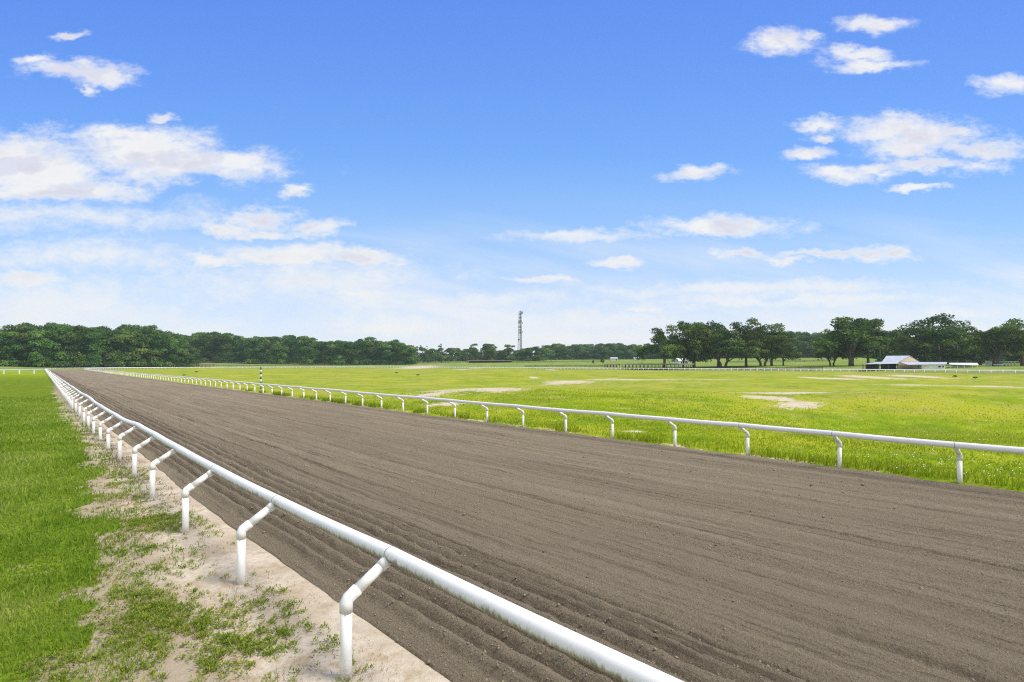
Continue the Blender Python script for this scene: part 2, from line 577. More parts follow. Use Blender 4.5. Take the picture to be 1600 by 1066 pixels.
def make_pvc(name, algae):
    """white painted pipe; algae and grime under the long rail"""
    m, nt, bs, out = mat(name)
    geo = nt.n('ShaderNodeNewGeometry')
    pos = geo.outputs['Position']
    c = nt.mix(nt.ss(nt.noise(pos, 2.3, 5, 0.6), 0.4, 0.75), (0.88, 0.88, 0.87), (0.82, 0.82, 0.80))
    scuff = nt.ss(nt.noise(nt.vmath('MULTIPLY', pos, (1, 1, 0.5)), 26.0, 5, 0.7), 0.60, 0.74)
    c = nt.mix(nt.math('MULTIPLY', scuff, 0.45), c, (0.47, 0.45, 0.40))
    if algae:
        under = nt.attr('under')          # -1 top of pipe, 1 bottom of pipe
        n1 = nt.noise(nt.vmath('MULTIPLY', pos, (1, 1, 0.35)), 24.0, 6, 0.72)
        n2 = nt.noise(pos, 3.3, 4, 0.6)
        e = nt.math('ADD', under, nt.math('ADD', nt.math('MULTIPLY', nt.math('SUBTRACT', n1, 0.5), 1.7),
                                          nt.math('MULTIPLY', nt.math('SUBTRACT', n2, 0.5), 0.9)))
        c = nt.mix(nt.ss(e, -0.25, 0.50, 0, 0.85), c, (0.155, 0.155, 0.055))
        c = nt.mix(nt.ss(e, 0.22, 0.80, 0, 0.8), c, (0.070, 0.078, 0.030))
    elif algae is False:
        z = nt.n('ShaderNodeSeparateXYZ')
        tc = nt.n('ShaderNodeTexCoord')
        nt.l(tc.outputs['Object'], z.inputs[0])
        foot = nt.math('ADD', nt.ss(z.outputs[2], 0.30, 0.0), nt.math('MULTIPLY', nt.math('SUBTRACT', nt.noise(pos, 30.0, 5, 0.7), 0.5), 1.2))
        c = nt.mix(nt.ss(foot, 0.55, 1.2, 0, 0.6), c, (0.42, 0.34, 0.25))
    nt.l(c, bs.inputs['Base Color'])
    bs.inputs['Roughness'].default_value = 0.38
    bs.inputs['Specular IOR Level'].default_value = 0.4
    return m


M_PIPE = make_pvc('white_pipe', False)
M_RAIL = make_pvc('white_rail_with_algae', True)
M_RAIL2 = make_pvc('white_rail', None)
M_SEAM = simple('dark_joint', (0.22, 0.22, 0.19), 0.8)
M_WHITE = simple('white_paint', (0.80, 0.80, 0.79), 0.5, 0.10)
M_GREENP = simple('dark_green_paint', (0.015, 0.20, 0.11), 0.5)


def make_leaf(name, a, b, c, trans=0.3):
    m = bpy.data.materials.new(name)
    m.use_nodes = True
    nt = NT(m.node_tree)
    out = nt.n('ShaderNodeOutputMaterial')
    t = nt.attr('tint')
    oi = nt.n('ShaderNodeObjectInfo')
    col = nt.ramp(t, [(0.0, a), (0.5, b), (1.0, c)])
    hs = nt.n('ShaderNodeHueSaturation')
    hs.inputs['Hue'].default_value = 0.5
    nt.l(nt.math('MULTIPLY_ADD', oi.outputs['Random'], 0.035, 0.482), hs.inputs['Hue'])
    nt.l(nt.math('MULTIPLY_ADD', oi.outputs['Random'], 0.45, 0.78), hs.inputs['Value'])
    nt.l(col, hs.inputs['Color'])
    df = nt.n('ShaderNodeBsdfDiffuse')
    tr = nt.n('ShaderNodeBsdfTranslucent')
    mx = nt.n('ShaderNodeMixShader')
    mx.inputs[0].default_value = trans
    nt.l(hs.outputs[0], df.inputs[0]); nt.l(hs.outputs[0], tr.inputs[0])
    nt.l(df.outputs[0], mx.inputs[1]); nt.l(tr.outputs[0], mx.inputs[2])
    nt.l(mx.outputs[0], out.inputs[0])
    return m


M_LAWN = make_leaf('lawn_blades', (0.145, 0.240, 0.020), (0.260, 0.365, 0.038), (0.480, 0.490, 0.140), 0.5)
M_MEADOW = make_leaf('meadow_blades', (0.215, 0.315, 0.016), (0.345, 0.430, 0.030), (0.520, 0.510, 0.095), 0.5)
M_WEED = make_leaf('weed_leaves', (0.120, 0.215, 0.020), (0.215, 0.320, 0.034), (0.370, 0.410, 0.075), 0.45)
M_STRAW = make_leaf('dead_straw', (0.16, 0.11, 0.06), (0.30, 0.22, 0.12), (0.44, 0.36, 0.21), 0.2)
M_OAK = make_leaf('live_oak_leaves', (0.035, 0.072, 0.020), (0.085, 0.150, 0.036), (0.250, 0.330, 0.085), 0.33)
M_WOOD = make_leaf('broadleaf_leaves', (0.040, 0.095, 0.026), (0.095, 0.185, 0.044), (0.255, 0.345, 0.090), 0.33)
M_MOSS = make_leaf('hanging_moss', (0.12, 0.14, 0.10), (0.20, 0.22, 0.165), (0.28, 0.29, 0.23), 0.2)
M_BARK = simple('grey_bark', (0.13, 0.105, 0.085), 0.9, 0.45, 2.0)
M_FLOWER = simple('white_petals', (0.75, 0.75, 0.68), 0.7, 0.1)

# ------------------------------------------------------------------ the ground sheet
SANDS = [(735, 616, 70, 4.2), (785, 620, 34, 3.6), (680, 622, 26, 2.2), (700, 634, 24, 2.2), (1193, 626, 26, 1.7), (1245, 631.5, 32, 2.0), (1222, 628, 14, 1.2), (1270, 617, 95, 3.4), (1405, 602, 50, 2.0), (1546, 603, 46, 2.0),
         (1360, 591, 22, 1.6), (1430, 590, 26, 1.5), (1275, 591, 13, 1.2), (1314, 592, 20, 1.2), (985, 593, 20, 3.2), (945, 593, 20, 2.0),
         (1068, 593, 52, 1.6), (888, 597, 42, 1.8), (861, 578, 7, 0.7), (644, 575.6, 28, 0.8), (735, 577, 12, 1.2), (834, 589, 6, 1.6),
         (1370, 622, 60, 1.6), (995, 675, 16, 1.6), (1530, 619, 40, 1.5), (1160, 655, 14, 1.6)]


def dense_edge(s):
    """edge of the dense lawn, p as a function of s"""
    return np.interp(s, [-5, 2, 6, 9, 13, 17, 25, 45, 90, 160], [-1.1, -0.6, 0.0, 0.45, 0.95, 1.15, 1.2, 1.2, 1.3, 1.5])


def edge_wob(s, p):
    return (fbm(s * 0.9, p * 0.9, 51, 4) - 0.5) * 1.5 + (fbm(s * 2.9, p * 2.9, 55, 3) - 0.5) * 0.8


def sand_mask(x, y):
    s, p = xy2sp(x, y)
    m = np.zeros_like(x)
    wx = (fbm(x / 5, y / 5, 31, 4) - 0.5) * 5 + (fbm(x / 1.3, y / 1.3, 37, 3) - 0.5) * 1.6
    wy = (fbm(x / 5, y / 5, 41, 4) - 0.5) * 5 + (fbm(x / 1.3, y / 1.3, 43, 3) - 0.5) * 1.6
    for (cx, cy, rx, ry) in SANDS:
        X, Y = at(cx, cy)
        rX, rY = rx / F * Y, Y * Y * ry / (F * CAM_H)
        sc_ = min(1.5, rX / 4)
        d = np.hypot((x + wx * sc_ - X) / rX, (y + wy * sc_ - Y) / rY)
        m = np.maximum(m, np.clip(1.12 - 0.62 * d, 0, 1) * 1.05)
    # the bare strip between lawn and track
    near = (s < 200) & (s > -60)
    e0 = dense_edge(s) + edge_wob(s, p)
    strip = smooth(-0.35, 0.15, p - e0) * smooth(4.5, 4.0, p)
    core = smooth(1.0, 2.0, p + (fbm(s * 1.2, p * 1.2, 53, 3) - 0.5) * 0.8) * (0.35 + 0.65 * smooth(60, 15, s))
    strip = strip * (0.85 + 0.5 * core) * smooth(150, 60, s)
    m = np.maximum(m, np.where(near, strip, 0))
    # dusty edge under the inner rail
    e2 = np.exp(-((track_d(s, p) - RI + 0.15) / 0.22) ** 2) * (fbm(s * 0.6, p, 57, 3) * 1.1)
    m = np.maximum(m, np.where(s < 300, e2 * 0.75, 0))
    # edges round the far oval
    e3 = np.exp(-((track_d(s, p) - RO - 0.3) / 0.5) ** 2) * 0.6
    m = np.maximum(m, np.where((s > 60) & (p > 4), e3, 0))
    return m


def build_ground():
    ang = np.concatenate([np.linspace(-180, -62, 60, endpoint=False), np.linspace(-62, 62, 760, endpoint=False), np.linspace(62, 180, 60, endpoint=False)])
    a = np.radians(ang)
    r = 0.6 * np.exp(np.arange(0, 640) * math.log(9000 / 0.6) / 639)
    A, Rr = np.meshgrid(a, r)
    X, Y = Rr * np.sin(A), Rr * np.cos(A)
    Z = ground_z(X, Y)
    Z = Z + 40 * smooth(1500, 9000, Rr) * 0
    s, p = xy2sp(X, Y)
    d = track_d(s, p)
    sand = sand_mask(X, Y)
    lawn = np.where((p < 20) & (s < S0 + 30), smooth(4, 2, p), 0.0) * smooth(260, 120, s)
    out = smooth(RO - 2, RO + 6, d) * np.where(p < PC, smooth(260, 330, s), 1)
    straw = np.where(d < RI, fbm(X / 14, Y / 14, 61, 3) * smooth(25, 70, Y), 0) * 0.75
    zone = np.stack([lawn, out, straw], -1)
    nr, na = X.shape
    V = np.stack([X, Y, Z], -1).reshape(-1, 3)
    i = np.arange(nr - 1)[:, None] * na
    j = np.arange(na)[None, :]
    jn = (j + 1) % na
    q = np.stack([i + j, i + jn, i + na + jn, i + na + j], -1).reshape(-1, 4)
    c = len(V)
    V = np.vstack([V, [[0, 0, gz(0.0, 0.3)]]])
    t = np.stack([np.full(na, c), (np.arange(na) + 1) % na, np.arange(na)], -1)
    sand = np.append(sand.ravel(), 0); zone = np.vstack([zone.reshape(-1, 3), [[1, 0, 0]]])
    me = np_mesh('ground', V, q[:, ::-1], t[:, ::-1], {'sand': ('POINT', 'FLOAT', sand), 'zone': ('POINT', 'FLOAT_VECTOR', zone)}, True)
    tag(link('ground', me, M_GROUND), kind='structure')


build_ground()


# ------------------------------------------------------------------ the dirt track
def furrow(s, e, p):
    """height of the harrowed dirt: e metres in from the outer edge"""
    wob = (vnoise(s * 0.25, e * 0.4, 71) - 0.5) * 0.05 + (vnoise(s * 1.6, e * 2, 72) - 0.5) * 0.012
    ph = (e + wob) / 0.27
    ridge = np.abs(np.sin(np.pi * ph)) ** 1.3
    amp = 0.125 * smooth(0.22, 0.45, e) * smooth(2.6, 2.1, e) + 0.022 * smooth(1.9, 2.3, e) * smooth(4.2, 3.2, e) + 0.008
    lump = vnoise(s * 5.0, e * 5.0, 73) * 0.7 + vnoise(s * 12, e * 12, 74) * 0.5
    z = amp * ridge * (0.80 + 0.24 * lump)
    z = z + 0.022 * (vnoise(s * 17, e * 17, 75) + vnoise(s * 31, e * 31, 76) * 0.7 - 0.85)
    lines = np.random.default_rng(44)
    for q in range(54):
        pos, dep, wd = lines.uniform(2.2, 15.5), lines.uniform(0.016, 0.048), lines.uniform(0.020, 0.038)
        dd = e + (vnoise(s * 0.05, 0 * e, 177 + q) - 0.5) * 0.30 + (vnoise(s * 0.9, 0 * e, 279 + q) - 0.5) * 0.02 - pos
        z = z - dep * np.exp(-(dd / wd) ** 2) * np.clip(1.7 * vnoise(s * 0.08, e * 0 + q, 380) - 0.25, 0, 1.2)
    for pos, dep, wd in ((3.75, 0.055, 0.07), (2.55, 0.03, 0.06), (4.75, 0.025, 0.05), (5.6, 0.03, 0.05), (6.8, 0.02, 0.06), (8.1, 0.024, 0.05), (9.9, 0.02, 0.05), (11.6, 0.02, 0.06)):
        dd = e + (vnoise(s * 0.13, 0 * e, 77 + int(pos * 10)) - 0.5) * 0.35 + (vnoise(s * 1.3, 0 * e, 79 + int(pos * 10)) - 0.5) * 0.04 - pos
        z = z - dep * np.exp(-(dd / wd) ** 2) * (0.35 + 0.9 * vnoise(s * 0.25, e * 0 + pos, 80)) + dep * 0.35 * np.exp(-((dd - 0.13) / 0.08) ** 2)
    z = z + 0.034 * (fbm(s * 0.015 + 3, e * 3.2, 81, 3) - 0.5)
    # teeth marks of the harrow, all along
    ph2 = (e + 0.05 * (vnoise(s * 0.12, e * 0.3, 85) - 0.5)) / 0.112
    z = z + smooth(2.0, 2.4, e) * 0.021 * (np.abs(np.sin(np.pi * ph2)) - 0.6) * (0.25 + 1.3 * vnoise(s * 0.07, np.floor(ph2) * 3.3, 86))
    return z


def build_track():
    # rows along the whole oval, fine near the camera
    srow = [-14.0]
    while srow[-1] < S0:
        s_ = srow[-1]
        srow.append(min(S0, s_ + (0.036 * (1 + max(0, s_) / 5.0) if s_ > -1 else 0.2)))
    srow = np.array(srow)
    e = np.concatenate([np.arange(0, 3.2, 0.02), np.arange(3.2, 10.0, 0.026), np.arange(10.0, 15.96, 0.05)])
    e = np.append(e, [16.05])
    frac = e / e[-1]
    S, E = np.meshgrid(srow, frac, indexing='ij')
    lo = p_outer(S) + 0.70 + (fbm(S * 1.4, S * 0, 91, 4) - 0.5) * 0.14 * smooth(80, 20, S)
    hi = PC - RI - 0.08 + (fbm(S * 1.1, S * 0 + 5, 93, 4) - 0.5) * 0.30
    P = lo + (hi - lo) * E
    Em = P - lo
    Z = furrow(S, Em, P) * smooth(0, 0.12, Em) * smooth(0, 0.25, hi - P) - 0.012 + 0.02
    Z = np.where((E == 0) | (E == 1), -0.06, Z)
    X, Y = sp2xy(S, P)
    rows = [np.stack([X, Y, Z], -1)]
    sps = [np.stack([S, Em, 0 * S], -1)]
    # turn and back straight, coarser rows
    phi = np.linspace(0, math.pi, 160)[1:]
    bs_ = np.arange(S0 - 6, -220, -6.0)
    def ring(rad, k):
        lo_e = frac * (RO - 0.2 - RI)
        r_ = RO - 0.2 - lo_e
        return r_, lo_e
    r_, le = ring(0, 0)
    tx = S0 + np.sin(phi)[:, None] * r_[None]; tp = PC - np.cos(phi)[:, None] * r_[None]
    X2, Y2 = sp2xy(tx, tp)
    Z2 = furrow((S0 + phi * 120)[:, None] + 0 * tx, le[None] + 0 * tx, tp) * 0.6 + 0.02
    Z2[:, 0] = Z2[:, -1] = -0.06
    rows.append(np.stack([X2, Y2, Z2], -1)); sps.append(np.stack([(S0 + phi * 120)[:, None] + 0 * tx, le[None] + 0 * tx, 0 * tx], -1))
    bp = PC + r_
    S3, P3 = np.meshgrid(bs_, bp, indexing='ij')
    X3, Y3 = sp2xy(S3, P3)
    Z3 = furrow(900 - S3, le[None] + 0 * S3, P3) * 0.6 + 0.02
    Z3[:, 0] = Z3[:, -1] = -0.06
    rows.append(np.stack([X3, Y3, Z3], -1)); sps.append(np.stack([900 - S3, le[None] + 0 * S3, 0 * S3], -1))
    V = np.concatenate(rows); SP = np.concatenate(sps)
    nr, nc = V.shape[:2]
    i = np.arange(nr - 1)[:, None] * nc; j = np.arange(nc - 1)[None]
    q = np.stack([i + j, i + j + 1, i + nc + j + 1, i + nc + j], -1).reshape(-1, 4)
    me = np_mesh('dirt_track', V.reshape(-1, 3), q, None, {'sp': ('POINT', 'FLOAT_VECTOR', SP.reshape(-1, 3))}, True)
    tag(link('dirt_track', me, M_DIRT), kind='structure')


build_track()


def clods():
    n = 70000
    r = 4.5 * (34 / 4.5) ** RNG.random(n)
    a = np.radians(RNG.uniform(-46, 52, n))
    x, y = r * np.sin(a), r * np.cos(a)
    s, p = xy2sp(x, y)
    e = p - (p_outer(s) + 0.70)
    ok = (e > -0.35) & (p < PC - RI - 0.2) & (RNG.random(n) < np.where(e < 0.03, 0.5, 1.0) * (0.14 + 0.5 * (e < 2.2)) * (0.3 + fbm(s * 0.5, e * 2.5, 97, 3)))
    x, y, r, s, e, p = (q[ok] for q in (x, y, r, s, e, p))
    n = len(x)
    z = np.where(e > 0.03, furrow(s, e, p) + 0.008, ground_z(x, y, False) - 0.02)
    sz = RNG.gamma(2.2, 0.0034, n).clip(0.003, 0.026) * np.clip(r / 8, 1, 2.2)
    oc = np.array([(1, 0, 0), (0, 1, 0), (-1, 0, 0), (0, -1, 0), (0, 0, 1), (0, 0, -1)], float)
    rot = RNG.uniform(0, 6.28, n)
    c, sn = np.cos(rot)[:, None], np.sin(rot)[:, None]
    J = RNG.uniform(0.6, 1.3, (n, 6, 1)) * oc[None] + RNG.normal(0, 0.15, (n, 6, 3))
    V = np.stack([J[..., 0] * c - J[..., 1] * sn, J[..., 0] * sn + J[..., 1] * c, J[..., 2] * 0.8], -1) * sz[:, None, None] + np.stack([x, y, z], -1)[:, None]
    f = np.array([(0, 1, 4), (1, 2, 4), (2, 3, 4), (3, 0, 4), (1, 0, 5), (2, 1, 5), (3, 2, 5), (0, 3, 5)])
    T = (np.arange(n)[:, None, None] * 6 + f[None]).reshape(-1, 3)
    sp = np.repeat(np.stack([s, e, 0 * s], -1), 6, 0)
    me = np_mesh('dirt_clods', V.reshape(-1, 3), None, T, {'sp': ('POINT', 'FLOAT_VECTOR', sp)}, True)
    tag(link('dirt_clods', me, M_DIRT), 'small crumbly clods of dirt strewn over the harrowed track', 'dirt clods', kind='stuff')


clods()


# ------------------------------------------------------------------ running rails
def post_meshes(ov, hr, seg=16):
    """upright and bent arm of one post, arm towards +x; ov overhang, hr height of rail centre"""
    el = 0.745
    up = MB()
    up.tube([(0, 0, -0.25), (0, 0, el - 0.075)], 0.056, seg)
    arm = MB()
    ex, ez = ov - 0.02, hr - 0.045
    d = Vector((ex - 0.075, 0, ez - (el + 0.045))).normalized()
    a = Vector((0.075, 0, el + 0.045))
    arm.tube([(0, 0, el - 0.115), (0, 0, el - 0.03), (0.022, 0, el + 0.012), a, a + d * 0.05], [0.064, 0.064, 0.062, 0.063, 0.063], seg)
    arm.tube([a + d * 0.045, Vector((ex, 0, ez)) - d * 0.10], 0.055, seg)
    arm.tube([Vector((ex, 0, ez)) - d * 0.11, (ex, 0, ez)], 0.061, seg)
    return up.mesh('post'), arm.mesh('arm')


def rail_mesh(pts, r, seg=16, rad=None):
    P = np.array(pts, float)
    if rad is not None:
        r = np.asarray(rad)[:, None, None]
    d = np.gradient(P, axis=0)
    d /= np.linalg.norm(d, axis=1)[:, None]
    side = np.cross(d, [0, 0, 1.0]); side /= np.linalg.norm(side, axis=1)[:, None]
    up = np.cross(side, d)
    k = np.arange(seg) * 2 * math.pi / seg
    V = P[:, None] + r * (side[:, None] * np.cos(k)[None, :, None] + up[:, None] * np.sin(k)[None, :, None])
    und = np.broadcast_to(-np.sin(k)[None], V.shape[:2])
    i = np.arange(len(P) - 1)[:, None] * seg; j = np.arange(seg)[None]; jn = (j + 1) % seg
    q = np.stack([i + j, i + jn, i + seg + jn, i + seg + j], -1).reshape(-1, 4)
    return np_mesh('rail', V.reshape(-1, 3), q[:, ::-1], None, {'under': ('POINT', 'FLOAT', und.ravel())}, True)


def running_rail(name, label, posts, ov, seed):
    """posts: list of (x, y, zground, heading of the arm, rail height)"""
    rnd = random.Random(seed)
    t = empty(name, (posts[0][0], posts[0][1], 0), 0, label, 'railing')
    H0 = 1.08
    up, arm = post_meshes(ov, H0)
    up.materials.append(M_PIPE); arm.materials.append(M_PIPE)
    ox, oy = posts[0][0], posts[0][1]
    order = sorted(range(len(posts)), key=lambda i: -1 / math.hypot(posts[i][0], posts[i][1]) if posts[i][1] > 2 else 0)
    near = set(order[:100])
    far = MB()
    rail = []
    first = None
    for i, (x, y, zg, hd, hr) in enumerate(posts):
        rail.append((x + math.cos(hd) * ov - ox, y + math.sin(hd) * ov - oy, zg + hr))
        if i in near:
            if first is None:
                o = link('post', up, None, t); a = link('arm', arm, None, o)
                first = o
            else:
                o = first.copy(); COL.objects.link(o); o.parent = t
                a = first.children[0].copy(); COL.objects.link(a); a.parent = o
            o.location = (x - ox, y - oy, zg + hr - H0)
            o.rotation_euler = (rnd.uniform(-.012, .012), rnd.uniform(-.012, .012), hd + rnd.uniform(-.03, .03))
        else:
            c, s_ = math.cos(hd), math.sin(hd)
            far.tube([(x - ox, y - oy, zg - 0.2), (x - ox, y - oy, zg + 0.76), (x - ox + c * ov, y - oy + s_ * ov, zg + hr - 0.03)], 0.095, 6)
    if far.v:
        tag(far.build('post', M_PIPE, t), kind='stuff')
    # the long pipe, with several points between posts and a faint sag
    pts = []
    for i in range(len(rail) - 1):
        a, b = Vector(rail[i]), Vector(rail[i + 1])
        n = 5 if i in near else 1
        for k in range(n):
            f = k / n
            q = a.lerp(b, f)
            q.z -= 0.010 * math.sin(math.pi * f)
            pts.append(tuple(q))
    pts.append(rail[-1])
    rads = [0.079 if (xy2sp(q[0] + ox, q[1] + oy)[1] < 30 and q[1] + oy < 150) else 0.13 for q in pts]
    link('rail', rail_mesh(pts, 0.079, 16, rads), M_RAIL if ov < 0.5 else M_RAIL2, t)
    # dark sealing ring where two lengths of pipe meet above the arms nearest the camera
    close = [i for i in order[:7] if 0 < i < len(rail) - 1]
    for i in close:
        a, b = Vector(rail[i]), Vector(rail[i + 1])
        d = (b - a).normalized()
        MB().tube([a - d * 0.004, a + d * 0.004], 0.0815, 18, caps=True).build('joint', M_SEAM, t)
    return t


def outer_posts():
    L = []
    rnd = random.Random(3)
    s0 = [-8.1, -4.9, -1.6, 1.75]
    sps = [(q, float(p_outer(q)), 1.09) for q in s0] + [(a[0], a[1], POSTS[i][2]) for i, a in enumerate(_ps)]
    s = sps[-1][0]
    while s + 3.2 < S0:
        s += 3.2
        sps.append((s, float(p_outer(s)), 1.07 + rnd.uniform(-.03, .03)))
    for s, p, h in sps:
        x, y = sp2xy(s, p)
        L.append((x, y, gz(x, y), TH, h))
    n = int(math.pi * (RO) / 3.2)
    for k in range(1, n):
        ph = math.pi * k / n
        s, p = S0 + math.sin(ph) * RO, PC - math.cos(ph) * RO
        x, y = sp2xy(s, p)
        cx, cy = sp2xy(S0, PC)
        L.append((x, y, gz(x, y), math.atan2(cy - y, cx - x), 1.07 + rnd.uniform(-.03, .03)))
    s = S0
    while s > -120:
        x, y = sp2xy(s, PC + RO)
        L.append((x, y, gz(x, y), TH + math.pi, 1.07 + rnd.uniform(-.03, .03)))
        s -= 3.2
    return L


INNER_PX = [(1502, 752), (1310, 730), (1160, 713), (1041, 699), (947, 685.5), (870, 676.5), (806, 667.5), (752, 660)]


def inner_posts():
    L = []
    rnd = random.Random(5)
    ri = RI - 0.05
    ss = [xy2sp(*at(a, b))[0] for a, b in INNER_PX]
    ss = [ss[0] - 2.9, ss[0] - 5.9] [::-1] + ss
    ss = [ss[0] - 3.0 * k for k in range(4, 0, -1)] + ss
    while ss[-1] + 2.97 < S0:
        ss.append(ss[-1] + 2.97)
    for s in ss:
        x, y = sp2xy(s, PC - ri)
        L.append((x, y, gz(x, y), TH + math.pi, 1.04 + rnd.uniform(-.02, .02)))
    n = int(math.pi * ri / 3.0)
    cx, cy = sp2xy(S0, PC)
    for k in range(1, n):
        ph = math.pi * k / n
        x, y = sp2xy(S0 + math.sin(ph) * ri, PC - math.cos(ph) * ri)
        L.append((x, y, gz(x, y), math.atan2(y - cy, x - cx), 1.04 + rnd.uniform(-.02, .02)))
    s = S0
    while s > -120:
        x, y = sp2xy(s, PC + ri)
        L.append((x, y, gz(x, y), TH, 1.05 + rnd.uniform(-.02, .02)))
        s -= 3.1
    return L


running_rail('running_rail', 'white tubular outer rail on bent posts, algae underneath, nearest the camera beside the sandy strip', outer_posts(), 0.48, 11)
running_rail('running_rail', 'white tubular inner rail between the dirt track and the infield grass', inner_posts(), 0.55, 12)


def side_rail():
    a = Vector((*at(-60, 586.5), 0)); b = Vector((*at(66, 584), 0))
    t = empty('side_rail', (a.x, a.y, 0), 0, 'white horizontal rail on straight posts crossing the lawn at the left edge', 'railing')
    n = 5
    h = 1.30
    pts = []
    proto = None
    for k in range(n):
        q = a.lerp(b, (k + 0.4) / n) - a
        z = gz(q.x + a.x, q.y + a.y)
        if proto is None:
            proto = MB().box(-0.14, 0.14, -0.14, 0.14, -0.1, h - 0.05).build('post', M_WHITE, t)
            o = proto
        else:
            o = proto.copy(); COL.objects.link(o)
            o.parent = t
        o.location = (q.x, q.y, z)
    za, zb = gz(a.x, a.y), gz(b.x, b.y)
    MB().tube([(0, 0, za + h), (b.x - a.x, b.y - a.y, zb + h)], 0.13, 10).build('rail', M_WHITE, t)


side_rail()


# ------------------------------------------------------------------ striped distance pole
def marker_pole():
    x, y = at(407.5, 608)
    z = gz(x, y)
    t = empty('distance_pole', (x, y, z), 0, 'round pole with green and white bands standing behind the inner rail', 'marker pole')
    n, h = 9, 2.72
    for k in range(n):
        z0, z1 = h * k / n, h * (k + 1) / n
        MB().tube([(0, 0, z0 - (0.3 if k == 0 else 0)), (0, 0, z1)], 0.11, 12).build('band', M_GREENP if k % 2 == 0 else M_WHITE, t)
    MB().tube([(0, 0, h), (0, 0, h + 0.05)], [0.115, 0.03], 12).build('cap', M_GREENP, t)


marker_pole()


# ------------------------------------------------------------------ grass, weeds
def blades(name, X, Y, Z, h, w, lean, tint, m, label=None):
    n = len(X)
    az = RNG.uniform(0, 2 * np.pi, n)
    la = RNG.uniform(0, 2 * np.pi, n)
    dx, dy = np.cos(az) * w / 2, np.sin(az) * w / 2
    lx, ly = np.cos(la) * lean * h, np.sin(la) * lean * h
    B = np.stack([X, Y, Z], -1)
    D = np.stack([dx, dy, 0 * dx], -1)
    Mid = B + np.stack([lx * 0.3, ly * 0.3, h * 0.55], -1)
    Tip = B + np.stack([lx, ly, h * np.sqrt(np.clip(1 - lean ** 2 * 0.5, 0.2, 1))], -1)
    V = np.stack([B - D, B + D, Mid + D * 0.75, Mid - D * 0.75, Tip], 1).reshape(-1, 3)
    i = np.arange(n)[:, None] * 5
    q = i + np.array([[0, 1, 2, 3]])
    t = i + np.array([[3, 2, 4]])
    me = np_mesh(name, V, q, t, {'tint': ('POINT', 'FLOAT', np.repeat(tint, 5))}, False)
    o = link(name, me, m)
    tag(o, label, 'grass' if 'grass' in name else 'weeds', kind='stuff')
    return o


def scatter(n, smin, smax, p_of, power=1.0):
    u = RNG.random(n)
    # denser near the camera
    a = smin + 3
    s = a * ((smax + 3) / a) ** u - 3 if power else smin + u * (smax - smin)
    return s


def lawn_grass():
    n = 420000
    # sample by distance (log) and angle on the camera's side of the track
    r = 3.2 * (70 / 3.2) ** RNG.random(n)
    a = np.radians(RNG.uniform(-58, 6, n))
    x, y = r * np.sin(a), r * np.cos(a)
    s, p = xy2sp(x, y)
    e = dense_edge(s) + edge_wob(s, p)
    dens = smooth(0.45, -0.30, p - e)
    strip = (p < p_outer(s) + 0.2) & (p > e)
    dens = np.where(strip, 0.9 * np.exp(-((p - e) / (0.45 * np.clip(2.5 - e, 1.2, 4))) ** 2) * smooth(0.46, 0.66, fbm(s * 1.7, p * 1.7, 63, 3)), dens)
    clump = fbm(x * 1.6, y * 1.6, 65, 3)
    keep = (RNG.random(n) < dens * (0.35 + 0.9 * clump)) & (p < p_outer(s) + 0.3)
    x, y, r, clump, p, s = x[keep], y[keep], r[keep], clump[keep], p[keep], s[keep]
    n = len(x)
    big = np.clip(r / 7, 1, 4.5)
    h = RNG.uniform(0.04, 0.10, n) * (0.55 + 0.9 * clump) * big ** 0.45
    w = RNG.uniform(0.005, 0.011, n) * big
    tint = np.clip(-0.25 + 1.3 * fbm(x / 2.2, y / 2.2, 67, 4) + RNG.normal(0, 0.20, n), 0, 1)
    blades('lawn_grass', x, y, ground_z(x, y) - 0.005, h, w, RNG.uniform(0.15, 1.0, n), tint, M_LAWN, 'green lawn grass growing on the left of the sandy strip')


def meadow_grass():
    n = 420000
    r = 11 * (85 / 11) ** (RNG.random(n) ** 1.0)
    a = np.radians(RNG.uniform(-42, 50, n))
    x, y = r * np.sin(a), r * np.cos(a)
    s, p = xy2sp(x, y)
    e = PC - RI
    ok = (p > e + (fbm(s * 1.3, p * 1.3, 69, 3) - 0.5) * 0.5) & (track_d(s, p) < RI)
    sd = sand_mask(x, y)
    clump = fbm(x * 0.8, y * 0.8, 75, 3)
    ok &= (RNG.random(n) < np.clip(1.0 - 1.6 * sd, 0.04, 1) * (0.20 + 0.8 * clump) * smooth(62, 28, r))
    x, y, r, clump, p, s = x[ok], y[ok], r[ok], clump[ok], p[ok], s[ok]
    n = len(x)
    edge = np.exp(-((p - e) / 1.6) ** 2)
    big = np.clip(r / 12, 1, 5)
    h = RNG.uniform(0.03, 0.095, n) * (0.5 + clump) * (1 + 0.9 * edge) * big ** 0.25
    w = RNG.uniform(0.008, 0.016, n) * big
    tint = np.clip(0.10 + 0.75 * fbm(x / 7, y / 7, 77, 4) + RNG.normal(0, 0.16, n) - 0.15 * edge, 0, 1)
    blades('meadow_grass', x, y, ground_z(x, y) - 0.01, h, w, RNG.uniform(0.1, 0.8, n), tint, M_MEADOW, 'yellow green meadow grass growing in the infield')


